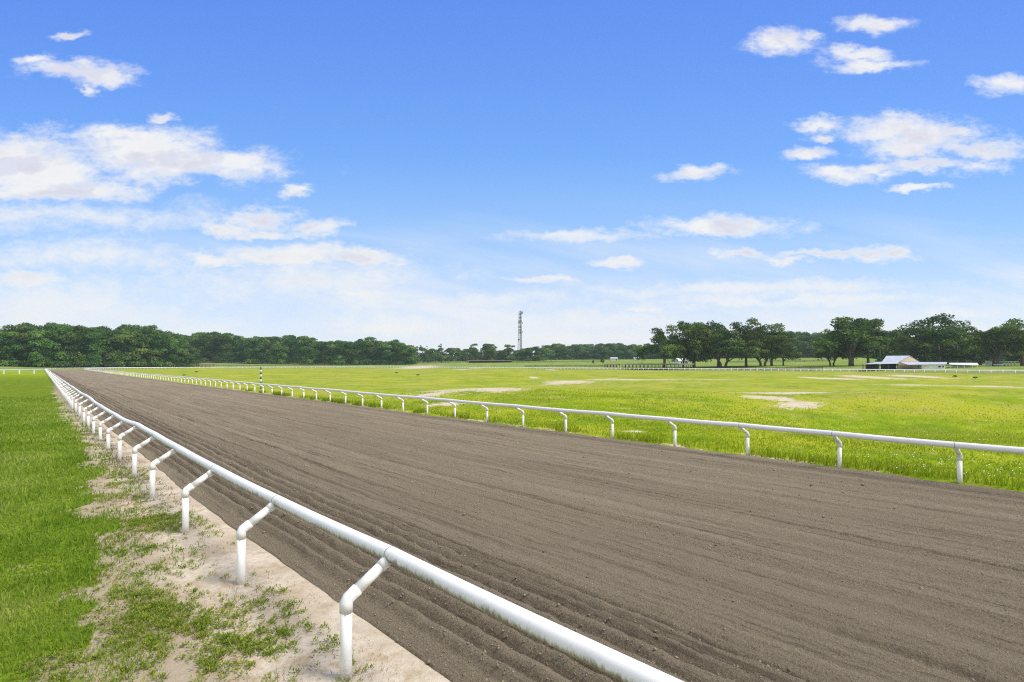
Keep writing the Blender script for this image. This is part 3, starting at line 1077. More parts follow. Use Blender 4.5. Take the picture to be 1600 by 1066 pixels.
def weeds():
    """low leafy weeds dotting the sandy strip"""
    V, Q, T, tint = [], [], [], []
    n = 17000
    cnt = 0
    while cnt < n:
        s = random.uniform(1.5, 34) if random.random() < 0.35 else random.uniform(1.5, 13)
        p = random.uniform(-1.2, 2.5)
        fs = np.array([s]); fp = np.array([p])
        e = float(dense_edge(s)) + float(edge_wob(fs, fp)[0])
        m = float(fbm(fs * 1.1, fp * 1.1, 83, 3)[0])
        W_ = max(1.2, 2.5 - e)
        w_ = math.exp(-((p - (e + 0.36 * W_)) / (0.36 * W_)) ** 2)
        cnt += 1
        if p < e - 0.2 or p > p_outer(s) + 0.45 or random.random() > (0.10 + 4.2 * max(0, m - 0.42)) * (0.08 + 1.0 * w_):
            continue
        x, y = sp2xy(s, p)
        z = gz(x, y)
        rad = random.uniform(0.025, 0.085)
        tt = min(1, max(0, random.gauss(0.62, 0.22)))
        for k in range(random.randint(9, 26)):
            a = random.uniform(0, 6.28)
            rr = rad * random.random() ** 0.6
            bx, by = x + rr * math.cos(a), y + rr * math.sin(a)
            bz = z + random.uniform(0, 0.05) * (1 - rr / rad * 0.6)
            L, W = random.uniform(0.022, 0.05), random.uniform(0.010, 0.020)
            el = random.uniform(0.2, 1.2)
            d = Vector((math.cos(a) * math.cos(el), math.sin(a) * math.cos(el), math.sin(el)))
            sd = Vector((-math.sin(a), math.cos(a), random.uniform(-.4, .4))) * W / 2
            b = Vector((bx, by, bz))
            i = len(V)
            V += [tuple(b), tuple(b + d * L * 0.5 + sd), tuple(b + d * L), tuple(b + d * L * 0.5 - sd)]
            Q.append((i, i + 1, i + 2, i + 3))
            tint += [min(1, max(0, tt + random.gauss(0, 0.15)))] * 4
    me = np_mesh('weeds', np.array(V), np.array(Q), None, {'tint': ('POINT', 'FLOAT', np.array(tint))})
    tag(link('weeds', me, M_WEED), 'low leafy weeds and clover dotting the sandy strip by the outer rail', 'weeds', kind='stuff')


def litter():
    """dead straw lying on the sand"""
    n = 90000
    s = 1.0 + 34 * RNG.random(n) ** 1.7
    p = RNG.uniform(-1.3, 2.75, n)
    m = fbm(s * 1.3, p * 1.3, 99, 4)
    e = dense_edge(s)
    ok = (p > e - 0.3) & (p < p_outer(s) + 0.55) & (RNG.random(n) < smooth(0.42, 0.66, m) * (0.25 + 0.75 * np.exp(-((p - e - 0.7) / 0.7) ** 2)))
    s, p = s[ok], p[ok]
    x, y = sp2xy(s, p)
    n = len(x)
    r = np.hypot(x, y)
    blades('dry_grass', x, y, ground_z(x, y) + 0.003, RNG.uniform(0.02, 0.055, n), RNG.uniform(0.003, 0.007, n) * np.clip(r / 7, 1, 3), RNG.uniform(0.95, 1.38, n),
           RNG.random(n), M_STRAW, 'dead straw coloured grass lying on the sandy strip')


def flowers():
    V, T = [], []
    for k in range(260):
        c = random.choice([(1420, 655, 70, 30), (1555, 668, 60, 50), (1450, 735, 90, 14), (1360, 720, 120, 12), (1290, 655, 30, 14), (1560, 745, 60, 14), (1480, 690, 160, 40)])
        x, y = at(c[0] + random.gauss(0, c[2] / 2), max(620, c[1] + random.gauss(0, c[3] / 2)))
        s, p = xy2sp(x, y)
        if p < PC - RI + 0.2:
            continue
        z = gz(x, y) + random.uniform(0.06, 0.22)
        r = random.uniform(0.008, 0.018)
        i = len(V)
        V += [(x - r, y - r * .3, z), (x + r, y - r * .2, z + r * .4), (x + r * .6, y + r, z + r), (x - r * .7, y + r * .8, z + r * .8)]
        T.append((i, i + 1, i + 2, i + 3))
    me = np_mesh('wild_flowers', np.array(V), np.array(T))
    tag(link('wild_flowers', me, M_FLOWER), 'tiny white wild flowers dotting the infield grass behind the inner rail', 'flowers', kind='stuff')


lawn_grass()
meadow_grass()
weeds()
litter()
flowers()


# ------------------------------------------------------------------ trees
def crown_mesh(name, blobs_, per, size, seed, droop=0.0, flat=0.8):
    """blobs_: list of (x, y, z, radius); leaf clumps as small irregular faces over and inside each blob"""
    r = np.random.default_rng(seed)
    Vs, Qs, Ts = [], [], []
    off = 0
    for (bx, by, bz, br) in blobs_:
        n = int(per * br * br)
        d = r.normal(size=(n, 3)); d /= np.linalg.norm(d, axis=1)[:, None]
        d[:, 2] = np.where(d[:, 2] < -0.35, -d[:, 2], d[:, 2])
        rad = br * (0.55 + 0.5 * r.random(n) ** 0.6) * (0.82 + 0.36 * vnoise(d[:, 0] * 2.2 + bx, d[:, 1] * 2.2 + d[:, 2] * 1.7 + bz, seed))
        c = np.array([bx, by, bz]) + d * rad[:, None] * np.array([1, 1, flat])
        nrm = d + r.normal(size=(n, 3)) * 0.45
        nrm /= np.linalg.norm(nrm, axis=1)[:, None]
        a = np.cross(nrm, r.normal(size=(n, 3))); a /= np.linalg.norm(a, axis=1)[:, None]
        b = np.cross(nrm, a)
        sz = size * r.uniform(0.55, 1.3, n)[:, None]
        k = r.uniform(0.5, 1.15, (n, 4, 1))
        P = np.stack([c + a * sz * k[:, 0], c + b * sz * k[:, 1] * 0.8, c - a * sz * k[:, 2], c - b * sz * k[:, 3] * 0.8], 1)
        Vs.append(P.reshape(-1, 3))
        Qs.append(off + np.arange(n)[:, None] * 4 + np.arange(4)[None])
        off += n * 4
        base = r.uniform(0.05, 0.85)
        Ts.append(np.repeat(np.clip(base + r.normal(0, 0.16, n), 0, 1), 4))
    return np_mesh(name, np.concatenate(Vs), np.concatenate(Qs), None, {'tint': ('POINT', 'FLOAT', np.concatenate(Ts))})


def trunk_mesh(name, limbs):
    mb = MB()
    for pts, r0, r1 in limbs:
        n = len(pts)
        mb.tube(pts, [r0 + (r1 - r0) * i / (n - 1) for i in range(n)], 7)
    return mb.mesh(name)


def moss_mesh(name, spots, seed):
    r = random.Random(seed)
    V, Q, T = [], [], []
    for (x, y, z) in spots:
        for k in range(5):
            L = r.uniform(0.03, 0.085); w = r.uniform(0.004, 0.011)
            a = r.uniform(0, 3.14)
            ox, oy, oz = x + r.gauss(0, .018), y + r.gauss(0, .018), z + r.gauss(0, .012)
            dx, dy = math.cos(a) * w, math.sin(a) * w
            i = len(V)
            V += [(ox - dx, oy - dy, oz), (ox + dx, oy + dy, oz), (ox + dx * .5 + r.gauss(0, .004), oy + dy * .5, oz - L), (ox - dx * .2, oy - dy * .2, oz - L * r.uniform(.8, 1.1))]
            Q.append((i, i + 1, i + 2, i + 3))
            T += [r.random()] * 4
    return np_mesh(name, np.array(V), np.array(Q), None, {'tint': ('POINT', 'FLOAT', np.array(T))})


# all tree kinds are made one unit tall and scaled
def proto_oak(seed, two=False):
    r = random.Random(seed)
    bl, limbs, moss = [], [], []
    forks = [(-0.05, 0.02), (0.05, -0.02)] if two else [(0.0, 0.0)]
    z0 = 0.16
    for fx, fy in forks:
        limbs.append(([(fx * 0.8, fy, -0.03), (fx * 0.9 + r.uniform(-.01, .01), fy, 0.09), (fx * 1.6, fy * 2, 0.22), (fx * 2.4, fy * 2, 0.38)], 0.030, 0.016))
        for k in range(7):
            a = 2 * math.pi * (k + r.random()) / 7
            L = r.uniform(0.26, 0.50)
            zt = r.uniform(0.24, 0.86)
            L *= 1.0 if zt < 0.5 else max(0.25, 1.0 - 1.9 * (zt - 0.5))
            p0 = (fx * 1.3, fy * 1.4, r.uniform(0.14, 0.30))
            p3 = (fx * 2 + math.cos(a) * L, fy * 2 + math.sin(a) * L, zt)
            p1 = tuple(p0[i] + (p3[i] - p0[i]) * 0.35 + (0, 0, 0.05)[i] for i in range(3))
            p2 = tuple(p0[i] + (p3[i] - p0[i]) * 0.7 + (0, 0, 0.03)[i] for i in range(3))
            limbs.append(([p0, p1, p2, p3], 0.014, 0.004))
            for q, rr in ((p3, r.uniform(0.085, 0.135)), (p2, r.uniform(0.09, 0.14))):
                bl.append((q[0], q[1], q[2], rr * 1.25))
            for j in range(3):
                bl.append((p3[0] + r.gauss(0, .075), p3[1] + r.gauss(0, .075), p3[2] + r.gauss(0, .05), r.uniform(0.06, 0.10)))
            if zt < 0.55:
                bl.append((p3[0] * 1.02, p3[1] * 1.02, max(0.20, p3[2] - 0.15), r.uniform(0.10, 0.15)))
    for k in range(16):
        ax, ay = r.gauss(0, 0.20), r.gauss(0, 0.18)
        bl.append((ax, ay, r.uniform(0.50, 1.0) * max(0.5, 0.92 - 2.2 * (ax * ax + ay * ay)), r.uniform(0.09, 0.15)))
    for b in bl:
        if r.random() < 0.35:
            moss.append((b[0] + r.gauss(0, b[3] * .4), b[1] + r.gauss(0, b[3] * .4), b[2] - b[3] * 0.4))
    zs = max(b[2] + b[3] * 0.75 for b in bl)
    cm = crown_mesh('crown', [(b[0] / zs, b[1] / zs, b[2] / zs, b[3] / zs) for b in bl], 10500, 0.0195, seed)
    tm = trunk_mesh('trunk', limbs)
    return ('live_oak', [('trunk', tm, M_BARK), ('crown', cm, M_OAK), ('moss', moss_mesh('moss', moss, seed), M_MOSS)])


def proto_wood(seed, wide=0.30, low=0.12):
    r = random.Random(seed)
    bl, limbs = [], []
    limbs.append(([(0, 0, -0.04), (0.01, 0, 0.3), (-0.01, 0.01, 0.6), (0, 0, 0.85)], 0.022, 0.005))
    for k in range(26):
        z = r.uniform(low + 0.05, 0.90)
        prof = wide * (math.sqrt(max(0.05, 1 - ((z - 0.45) / 0.56) ** 2)) if z > 0.45 else 0.92 + 0.08 * z)
        a = r.uniform(0, 6.28)
        q = prof * r.uniform(0.25, 1.0)
        rr = r.uniform(0.10, 0.175)
        bl.append((math.cos(a) * q, math.sin(a) * q, min(z, 0.99 - rr * 0.8), rr))
        if k % 4 == 0:
            limbs.append(([(0, 0, z * 0.6), (math.cos(a) * q * .5, math.sin(a) * q * .5, z * 0.85), (math.cos(a) * q, math.sin(a) * q, z)], 0.009, 0.003))
    for k in range(5):
        a = 6.28 * k / 5 + r.random()
        bl.append((math.cos(a) * wide * .7, math.sin(a) * wide * .7, low + 0.06, 0.13))
    cm = crown_mesh('crown', bl, 11500, 0.025, seed)
    return ('broadleaf_tree', [('trunk', trunk_mesh('trunk', limbs), M_BARK), ('crown', cm, M_WOOD)])


def proto_round(seed):
    r = random.Random(seed)
    bl = [(0, 0, 0.55, 0.36)]
    for k in range(14):
        a, e = r.uniform(0, 6.28), r.uniform(-0.6, 1.3)
        bl.append((0.30 * math.cos(a) * math.cos(e), 0.30 * math.sin(a) * math.cos(e), 0.52 + 0.30 * math.sin(e), r.uniform(0.12, 0.18)))
    cm = crown_mesh('crown', bl, 5200, 0.035, seed)
    return ('round_tree', [('trunk', trunk_mesh('trunk', [([(0, 0, -0.05), (0, 0, 0.2), (0, 0, 0.5)], 0.03, 0.015)]), M_BARK), ('crown', cm, M_WOOD)])


def proto_sparse(seed):
    r = random.Random(seed)
    limbs = [([(0, 0, -0.04), (0.01, 0, 0.4), (0.02, 0, 0.75), (0.03, 0, 0.93)], 0.024, 0.006)]
    bl = []
    for k in range(9):
        z = r.uniform(0.35, 0.85); a = r.uniform(0, 6.28); L = r.uniform(0.10, 0.26)
        e = (math.cos(a) * L, math.sin(a) * L, min(0.97, z + r.uniform(0.05, 0.18)))
        limbs.append(([(0.01, 0, z), (e[0] * .6, e[1] * .6, z + 0.04), e], 0.010, 0.003))
        if r.random() < 0.75:
            bl.append((e[0], e[1], e[2] - 0.02, r.uniform(0.035, 0.07)))
    for k in range(6):
        bl.append((r.gauss(0, .13), r.gauss(0, .13), r.uniform(0.08, 0.34), r.uniform(0.08, 0.14)))
    cm = crown_mesh('crown', bl, 9500, 0.026, seed)
    return ('sparse_tree', [('trunk', trunk_mesh('trunk', limbs), M_BARK), ('crown', cm, M_WOOD)])


def proto_umbrella(seed):
    r = random.Random(seed)
    limbs = [([(0, 0, -0.04), (0.02, 0, 0.4), (0.0, 0, 0.8)], 0.022, 0.008)]
    bl = []
    for k in range(7):
        a = 6.28 * k / 7
        limbs.append(([(0, 0, 0.72), (math.cos(a) * .16, math.sin(a) * .16, 0.86)], 0.008, 0.004))
        bl.append((math.cos(a) * .19, math.sin(a) * .19, 0.86, 0.075))
    for k in range(5):
        bl.append((r.gauss(0, .07), r.gauss(0, .07), 0.92, 0.075))
    for k in range(8):
        bl.append((r.gauss(0, .14), r.gauss(0, .14), r.uniform(0.1, 0.4), 0.12))
    return ('umbrella_tree', [('trunk', trunk_mesh('trunk', limbs), M_BARK), ('crown', crown_mesh('crown', bl, 9500, 0.026, seed), M_WOOD)])


KINDS = {}
for k in range(5):
    KINDS['oak%d' % k] = [proto_oak(100 + k, k % 2 == 1), None]
for k in range(6):
    KINDS['wood%d' % k] = [proto_wood(200 + k, 0.27 + 0.03 * (k % 3), 0.01), None]
for k in range(2):
    KINDS['round%d' % k] = [proto_round(300 + k), None]
    KINDS['sparse%d' % k] = [proto_sparse(400 + k), None]
KINDS['umbrella'] = [proto_umbrella(500), None]


def tree(kind, px, Y, ytop, wpx=None, label=None, cat='tree', group=None, rz=None, zoff=0.0):
    """tree standing where its trunk is seen, as tall as its top shows, wpx wide"""
    (nm, parts), first = KINDS[kind]
    x, y = dirn(px, Y)
    z = gz(x, y) + zoff
    h = CAM_H + (HOR - ytop) / F * Y - z
    root = empty(nm, (x, y, z), random.uniform(0, 6.28) if rz is None else rz, label, cat, group)
    base_w = {'oak': 0.95, 'woo': 0.72, 'rou': 0.92, 'spa': 0.6, 'umb': 0.52}[kind[:3]]
    sx = h if wpx is None else (wpx / F * Y) / base_w
    root.scale = (sx, sx, h)
    if first is None:
        for (pn, me, m) in parts:
            q_ = link(pn, me, m, root)
            if pn == 'moss':
                q_['kind'] = 'stuff'
        KINDS[kind][1] = root
    else:
        for ch in first.children:
            c = ch.copy(); COL.objects.link(c); c.parent = root
    return root


def prof(px, tab):
    return float(np.interp(px, [a for a, _ in tab], [b for _, b in tab]))


WOOD_L = [(-120, 512), (0, 509), (30, 506), (90, 504), (150, 509), (185, 508), (215, 504), (235, 507), (260, 517), (280, 528), (292, 540)]
L1 = 'tall dark green broadleaf tree in the dense wood at the left, beyond the far turn'
rw = random.Random(21)
px = -100
while px < 292:
    for row in range(3):
        q = px + rw.uniform(-7, 7)
        if q > 292:
            continue
        e = (q - 800) / F
        # distance just beyond the turn in this direction
        Y0 = float(np.interp(q, [-100, 40, 100, 200, 300], [330, 340, 352, 402, 445]))
        yt = prof(q, WOOD_L) + rw.uniform(0, 9) + (0, -1, -2)[row] + (8 if row == 0 and rw.random() < .5 else 0)
        tree('wood%d' % rw.randrange(6), q, Y0 + row * 22 + rw.uniform(-4, 6), yt, rw.uniform(34, 48), L1, group='trees of the wood beyond the far turn')
    px += 17
MIDW = [(285, 516), (300, 518), (345, 516), (372, 524), (400, 522), (430, 521), (470, 520), (490, 525), (505, 533), (520, 526), (545, 533), (575, 526), (600, 530), (615, 528), (638, 536), (648, 550)]
L2 = 'green broadleaf tree in the far tree line between the left wood and the open gap'
px = 275
while px < 640:
    for row in range(3):
        q = px + rw.uniform(-5, 5)
        if q < 300 and row == 0:
            q = 306 + rw.uniform(0, 6)
        tree('wood%d' % rw.randrange(6), q, 590 + row * 40 + rw.uniform(-8, 8), prof(q, MIDW) + rw.uniform(-1, 6) + row * 2, rw.uniform(26, 40), L2, group='trees of the far tree line left of the tower')
    px += 15
tree('sparse0', 653, 640, 538, 18, 'thin leafless topped tree, leftmost of three in the tree line gap')
tree('sparse1', 668, 640, 541, 16, 'thin bare topped tree, middle of three in the tree line gap')
tree('sparse0', 690, 640, 536, 24, 'thin bare branched tree with leaves below, rightmost of three in the gap', rz=2.0)
for q, yt, w in ((640, 550, 22), (662, 551, 20), (680, 550, 20), (700, 553, 18)):
    tree('round%d' % rw.randrange(2), q, 650, yt, w, 'low round bush under the three thin trees in the gap', group='bushes under the thin trees')
tree('round0', 712, 760, 542, 25, 'round bluish tree far beyond the gap, right of the thin trees')
tree('round1', 727, 655, 550.5, 14, 'small round dark bush at the left end of the brown roofed shed')
tree('wood2', 740, 660, 536, 20, 'upright green tree behind the left end of the brown roofed shed')
tree('wood4', 765, 665, 537, 28, 'broad dark tree behind the middle of the brown roofed shed')
tree('wood1', 783, 668, 547, 26, 'low dark tree between broad dark tree and flat topped tree')
tree('umbrella', 796.5, 662, 538, 18, 'flat topped umbrella shaped tree left of the lattice tower')
tree('wood3', 822, 660, 543, 26, 'green tree at the foot of the lattice tower')
tree('wood0', 838, 665, 541, 30, 'broad green tree just right of the lattice tower foot')
tree('round0', 861, 640, 546, 19, 'round dark tree standing alone on the pasture right of the tower')
L5 = 'low green tree in the understory of the gap around the tower'
for k in range(26):
    q = 642 + k * 8.2 + rw.uniform(-3, 3)
    tree('wood%d' % rw.randrange(6), q, 690 + rw.uniform(-10, 25), 545.0 + rw.uniform(-4, 4.5), rw.uniform(14, 20), L5, group='low trees in the gap around the tower')
FAR = [(830, 545), (870, 540), (890, 538), (910, 541), (935, 540), (960, 537), (985, 539), (1015, 540), (1060, 535), (1100, 530), (1150, 528), (1200, 524), (1240, 520), (1270, 522), (1300, 518), (1350, 520), (1420, 515), (1500, 515), (1650, 512)]
L3 = 'bluish green tree in the far tree line right of the tower'
px = 850
while px < 1420:
    for row in range(3):
        q = px + rw.uniform(-5, 5)
        Y = float(np.interp(q, [840, 1010, 1100, 1330], [760, 740, 600, 520])) + row * 45
        tree('wood%d' % rw.randrange(6), q, Y + rw.uniform(-8, 8), prof(q, FAR) + rw.uniform(-4, 3) + (4 if row == 0 else 0), rw.uniform(17, 26), L3, group='trees of the far tree line right of the tower')
    px += 11
OAKS = [
    ('oak0', 1038, 312, 508, 62, 'live oak with a small pointed top, leftmost of the oak row behind the long shed'),
    ('oak2', 1068, 322, 531, 44, 'low yellowish live oak between the leftmost oak and the taller second oak'),
    ('oak3', 1084, 316, 500, 66, 'tall live oak with hanging moss at the right end of the long shed'),
    ('oak4', 1122, 318, 502, 62, 'live oak with a narrow rounded top over a leaning trunk'),
    ('oak1', 1130, 308, 516, 70, 'wide forked live oak with low dark boughs mid row'),
    ('oak0', 1166, 314, 498, 66, 'tallest live oak of the row, two tufts at its top'),
    ('oak3', 1192, 310, 522, 60, 'forked live oak with its two trunks spread apart near the right end of the row'),
    ('oak2', 1206, 318, 506, 64, 'live oak at the right end of the row, boughs drooping to the pasture'),
    ('oak4', 1224, 324, 534, 40, 'small live oak outermost at the right end of the row'),
    ('oak1', 1330, 288, 495, 92, 'large mossy live oak left of the metal roofed barn'),
    ('oak2', 1356, 292, 497, 66, 'live oak with a narrow high top, directly left of the barn ridge'),
    ('oak3', 1300, 300, 530, 44, 'low live oak bough mass hanging over pasture left of the large mossy oak'),
    ('oak0', 1430, 300, 512, 74, 'dark live oak right behind the barn gable'),
    ('oak4', 1466, 296, 492, 98, 'broad domed live oak, highest behind the barn and white stable'),
    ('oak2', 1500, 300, 508, 60, 'live oak with a lower crown right of the broad domed oak'),
    ('oak1', 1528, 292, 520, 56, 'live oak behind the white roofed carport'),
    ('oak3', 1556, 250, 508, 66, 'spire topped live oak behind the white porch columns'),
    ('oak0', 1597, 254, 497, 84, 'large live oak at the right edge of the picture'),
    ('oak4', 1660, 290, 498, 90, None), ('oak2', 1730, 290, 500, 90, None),
]
for i, (k, q, Y, yt, w, lb) in enumerate(OAKS):
    tree(k, q, Y, yt, w * 1.12, lb or 'live oak beyond the right edge of the picture', group=None if lb else 'oaks past the right edge')
# wood behind the barn and between the oaks
L4 = 'dark tree filling the wood behind the barn and white stable'
for k in range(26):
    q = 1385 + k * 12 + rw.uniform(-5, 5)
    tree('wood%d' % rw.randrange(6), q, 330 + rw.uniform(-6, 30), 520 + rw.uniform(-4, 10), rw.uniform(34, 50), L4, group='trees of the wood behind the barn')


# shrubs and saplings dotted about
def shrub(px, py, hpx, wpx, label, kind='round0'):
    x, y = at(px, py)
    zg = gz(x, y)
    t = tree(kind, px, y, HOR - (zg + hpx / F * y - CAM_H) / y * F, wpx, label, 'shrub')
    t.name = 'shrub'


shrub(307, 582, 3.0, 6, 'small dark shrub in the infield near the far turn')
shrub(288, 587, 2.6, 7, 'low flat shrub in the infield behind inner rail, left of the striped pole', 'round1')
shrub(620, 585, 2.6, 7, 'small dark shrub in mid infield, left of its near neighbour')
shrub(653, 588, 3.4, 7, 'small dark shrub in mid infield, larger and nearer than its neighbour', 'round1')
shrub(1492, 591, 4.4, 7, 'small bushy shrub on the infield before the white stable')
shrub(1524, 592, 4.0, 9, 'low spreading shrub on the infield before the carport', 'round1')
x, y = dirn(147, 352)
t = tree('sparse1', 147, 360, 564, 9, 'bright green sapling behind the far rail, in front of the left wood')
for q, yt, w in ((927, 562, 5), (941, 560, 7)):
    tree('round0', q, 420, yt, w, 'small %s shrub by the brown shelter' % ('rounded dark' if q < 930 else 'taller green'), 'shrub').name = 'shrub'


# tall weeds and clumps by the inner rail
def rail_weeds():
    n = 9000
    s = np.concatenate([RNG.uniform(-2, 70, n)])
    cl = fbm(s * 0.8, s * 0, 87, 3)
    ok = RNG.random(n) < smooth(0.42, 0.7, cl)
    s = s[ok]
    p = PC - RI + np.abs(RNG.normal(0, 0.35, len(s))) + 0.02
    x, y = sp2xy(s, p)
    n = len(s)
    big = np.clip(np.hypot(x, y) / 16, 1, 3)
    blades('tall_weeds', x, y, ground_z(x, y) - 0.01, RNG.uniform(0.12, 0.42, n), RNG.uniform(0.012, 0.022, n) * big, RNG.uniform(0.05, 0.6, n),
           np.clip(RNG.normal(0.3, 0.2, n), 0, 1), M_MEADOW, 'taller ragged weeds along the foot of the inner rail')


rail_weeds()

# ------------------------------------------------------------------ lattice tower
M_STEEL = simple('galvanised_steel', (0.17, 0.21, 0.22), 0.6, 0.2)
M_DISH = simple('grey_antenna', (0.20, 0.24, 0.25), 0.6, 0.15)


def tower():
    Y = 720.0
    x, y = dirn(813, Y)
    z = gz(x, y)
    top = CAM_H + (HOR - 486) / F * Y - z
    t = empty('lattice_tower', (x, y, z), 0.35, 'slim steel lattice mast hung with antennas, rising above the far trees', 'tower')
    def half(h):
        return 2.9 - 1.5 * (h / top)
    corners = [(math.cos(a), math.sin(a)) for a in (0.5, 0.5 + 2.094, 0.5 + 4.189)]
    for cx, cy in corners:
        MB().tube([(cx * half(0) * 1.3, cy * half(0) * 1.3, -0.5), (cx * half(top) * 1.3, cy * half(top) * 1.3, top)], [0.26, 0.17], 6).build('leg', M_STEEL, t)
    br = MB()
    n = 26
    for k in range(n):
        h0, h1 = top * k / n, top * (k + 1) / n
        for i in range(3):
            a, b = corners[i], corners[(i + 1) % 3]
            r0, r1 = half(h0) * 1.3, half(h1) * 1.3
            br.tube([(a[0] * r0, a[1] * r0, h0), (b[0] * r1, b[1] * r1, h1)], 0.075, 4)
            br.tube([(b[0] * r0, b[1] * r0, h0), (a[0] * r1, a[1] * r1, h1)], 0.075, 4)
            br.tube([(a[0] * r1, a[1] * r1, h1), (b[0] * r1, b[1] * r1, h1)], 0.08, 4)
    br.build('bracing', M_STEEL, t)
    MB().tube([(0, 0, 1), (0, 0, top - 0.5)], 0.30, 6).build('cable_ladder', M_STEEL, t)
    rr = random.Random(4)
    for (py, wd) in ((491, 2.2), (496.5, 2.4), (502, 3.0), (511, 2.6), (516, 2.4), (520, 2.4)):
        h = CAM_H + (HOR - py) / F * Y - z
        # a sector frame with panel antennas
        fr = MB()
        for i in range(3):
            a, b = corners[i], corners[(i + 1) % 3]
            fr.tube([(a[0] * wd, a[1] * wd, h), (b[0] * wd, b[1] * wd, h)], 0.09, 5)
        f = fr.build('antenna_frame', M_STEEL, t)
        for i in range(3):
            a, b = corners[i], corners[(i + 1) % 3]
            for u in (0.15, 0.5, 0.85):
                qx, qy = a[0] + (b[0] - a[0]) * u, a[1] + (b[1] - a[1]) * u
                MB().box(qx * wd - .22, qx * wd + .22, qy * wd - .12, qy * wd + .12, h - 1.1, h + 1.1).build('panel_antenna', M_DISH, f)
    for (py, ang, rd) in ((489, 0.2, 1.7), (504.5, 3.6, 1.3), (505, -0.4, 1.0), (519, -0.2, 0.9), (531, 3.3, 1.2), (487, 0.0, 0.6)):
        h = CAM_H + (HOR - py) / F * Y - z
        c = Vector((math.cos(ang) * 2.6, math.sin(ang) * 2.6 - 0.5, h))
        d = Vector((math.cos(ang) * 0.5, -0.8, 0)).normalized()
        m_ = MB()
        m_.tube([c - d * 0.5, c, c + d * 0.25], [rd * 0.35, rd * 0.95, rd], 14)
        m_.tube([Vector((0, 0, h)), c - d * 0.5], 0.10, 5)
        m_.build('dish_antenna', M_DISH, t)
    MB().tube([(0, 0, top - 0.5), (0, 0, top + 3)], [0.1, 0.04], 5).build('lightning_rod', M_STEEL, t)


tower()

# ------------------------------------------------------------------ fences, sheds, barn and houses
M_FENCE = simple('dark_stained_boards', (0.055, 0.052, 0.048), 0.85, 0.4)
M_GREYF = simple('weathered_grey_boards', (0.17, 0.17, 0.16), 0.85, 0.3)
M_BROWN = simple('brown_painted_roof', (0.24, 0.13, 0.10), 0.8, 0.25, 1.0)
M_RUST = simple('dull_brown_roof', (0.24, 0.17, 0.13), 0.8, 0.3, 1.0)
M_METAL = simple('grey_metal_roof', (0.50, 0.55, 0.60), 0.45, 0.2, 0.7, metal=0.0, spec=0.5)
M_WMETAL = simple('white_metal_roof', (0.74, 0.76, 0.78), 0.45, 0.1, 0.7, spec=0.5)
M_WALL = simple('white_wall', (0.76, 0.77, 0.77), 0.7, 0.12, 0.8)
M_TAN = simple('tan_boards', (0.52, 0.43, 0.33), 0.8, 0.2, 1.2)
M_DARKW = simple('dark_boards', (0.060, 0.066, 0.060), 0.85, 0.3)
M_POST = simple('brown_timber', (0.12, 0.085, 0.06), 0.85, 0.3)
M_OLIVE = simple('mossy_grey_roof', (0.26, 0.27, 0.23), 0.8, 0.3, 0.6)
M_GLASS = simple('dark_window_glass', (0.02, 0.025, 0.03), 0.15, 0.2, 1.0, spec=0.6)
M_SILVER = simple('silver_car_paint', (0.55, 0.57, 0.60), 0.3, 0.05, 1.0, spec=0.6)
M_TYRE = simple('black_rubber', (0.02, 0.02, 0.02), 0.9)


def board_fence(label, pxs, h, m, nb=3, gap=5.0):
    """pxs: list of (px, Y)"""
    pts = []
    for i in range(len(pxs) - 1):
        a = Vector(dirn(*pxs[i])); b = Vector(dirn(*pxs[i + 1]))
        n = max(1, int((b - a).length / gap))
        pts += [a.lerp(b, k / n) for k in range(n)]
    pts.append(Vector(dirn(*pxs[-1])))
    o0 = pts[0]
    t = empty('board_fence', (o0.x, o0.y, 0), 0, label, 'fence')
    P = [(p.x - o0.x, p.y - o0.y, gz(p.x, p.y)) for p in pts]
    bm = []
    for k in range(nb):
        mb = MB()
        z = h * (k + 0.75) / nb - 0.05
        for a, b in zip(P, P[1:]):
            d = Vector((b[0] - a[0], b[1] - a[1], 0)).normalized()
            nx, ny = -d.y * 0.03, d.x * 0.03
            mb.slab([(a[0] - nx, a[1] - ny, a[2] + z + .09), (b[0] - nx, b[1] - ny, b[2] + z + .09), (b[0] + nx, b[1] + ny, b[2] + z + .09), (a[0] + nx, a[1] + ny, a[2] + z + .09)], 0.18)
        mb.build('board', m, t)
    first = None
    for a in P[:100]:
        if first is None:
            first = o = MB().box(-.08, .08, -.08, .08, -0.4, h + 0.08).build('post', m, t)
        else:
            o = first.copy(); COL.objects.link(o); o.parent = t
        o.location = a


board_fence('dark grey board fence along the foot of the tree line left of the gap', [(296, 572), (420, 580), (560, 600), (720, 640)], 1.9, M_GREYF, 4, 6)
board_fence('black board fence crossing the pasture behind the far rail, near the striped pole', [(338, 478), (410, 500), (470, 520), (560, 540)], 1.4, M_FENCE)
board_fence('black board fence on the pasture under the oak row', [(1085, 300), (1180, 270), (1285, 248)], 1.5, M_FENCE)
board_fence('dark board fence in front of the shelters right of the tower', [(820, 430), (900, 400), (948, 372)], 1.4, M_FENCE)
board_fence('faint grey fence crossing the upper pasture behind the oak row', [(1140, 420), (1230, 400), (1300, 380)], 1.4, M_GREYF)
board_fence('dark board fence along the tree line from the tower to the shelters', [(800, 600), (870, 590), (945, 560)], 1.6, M_FENCE, 3, 6)


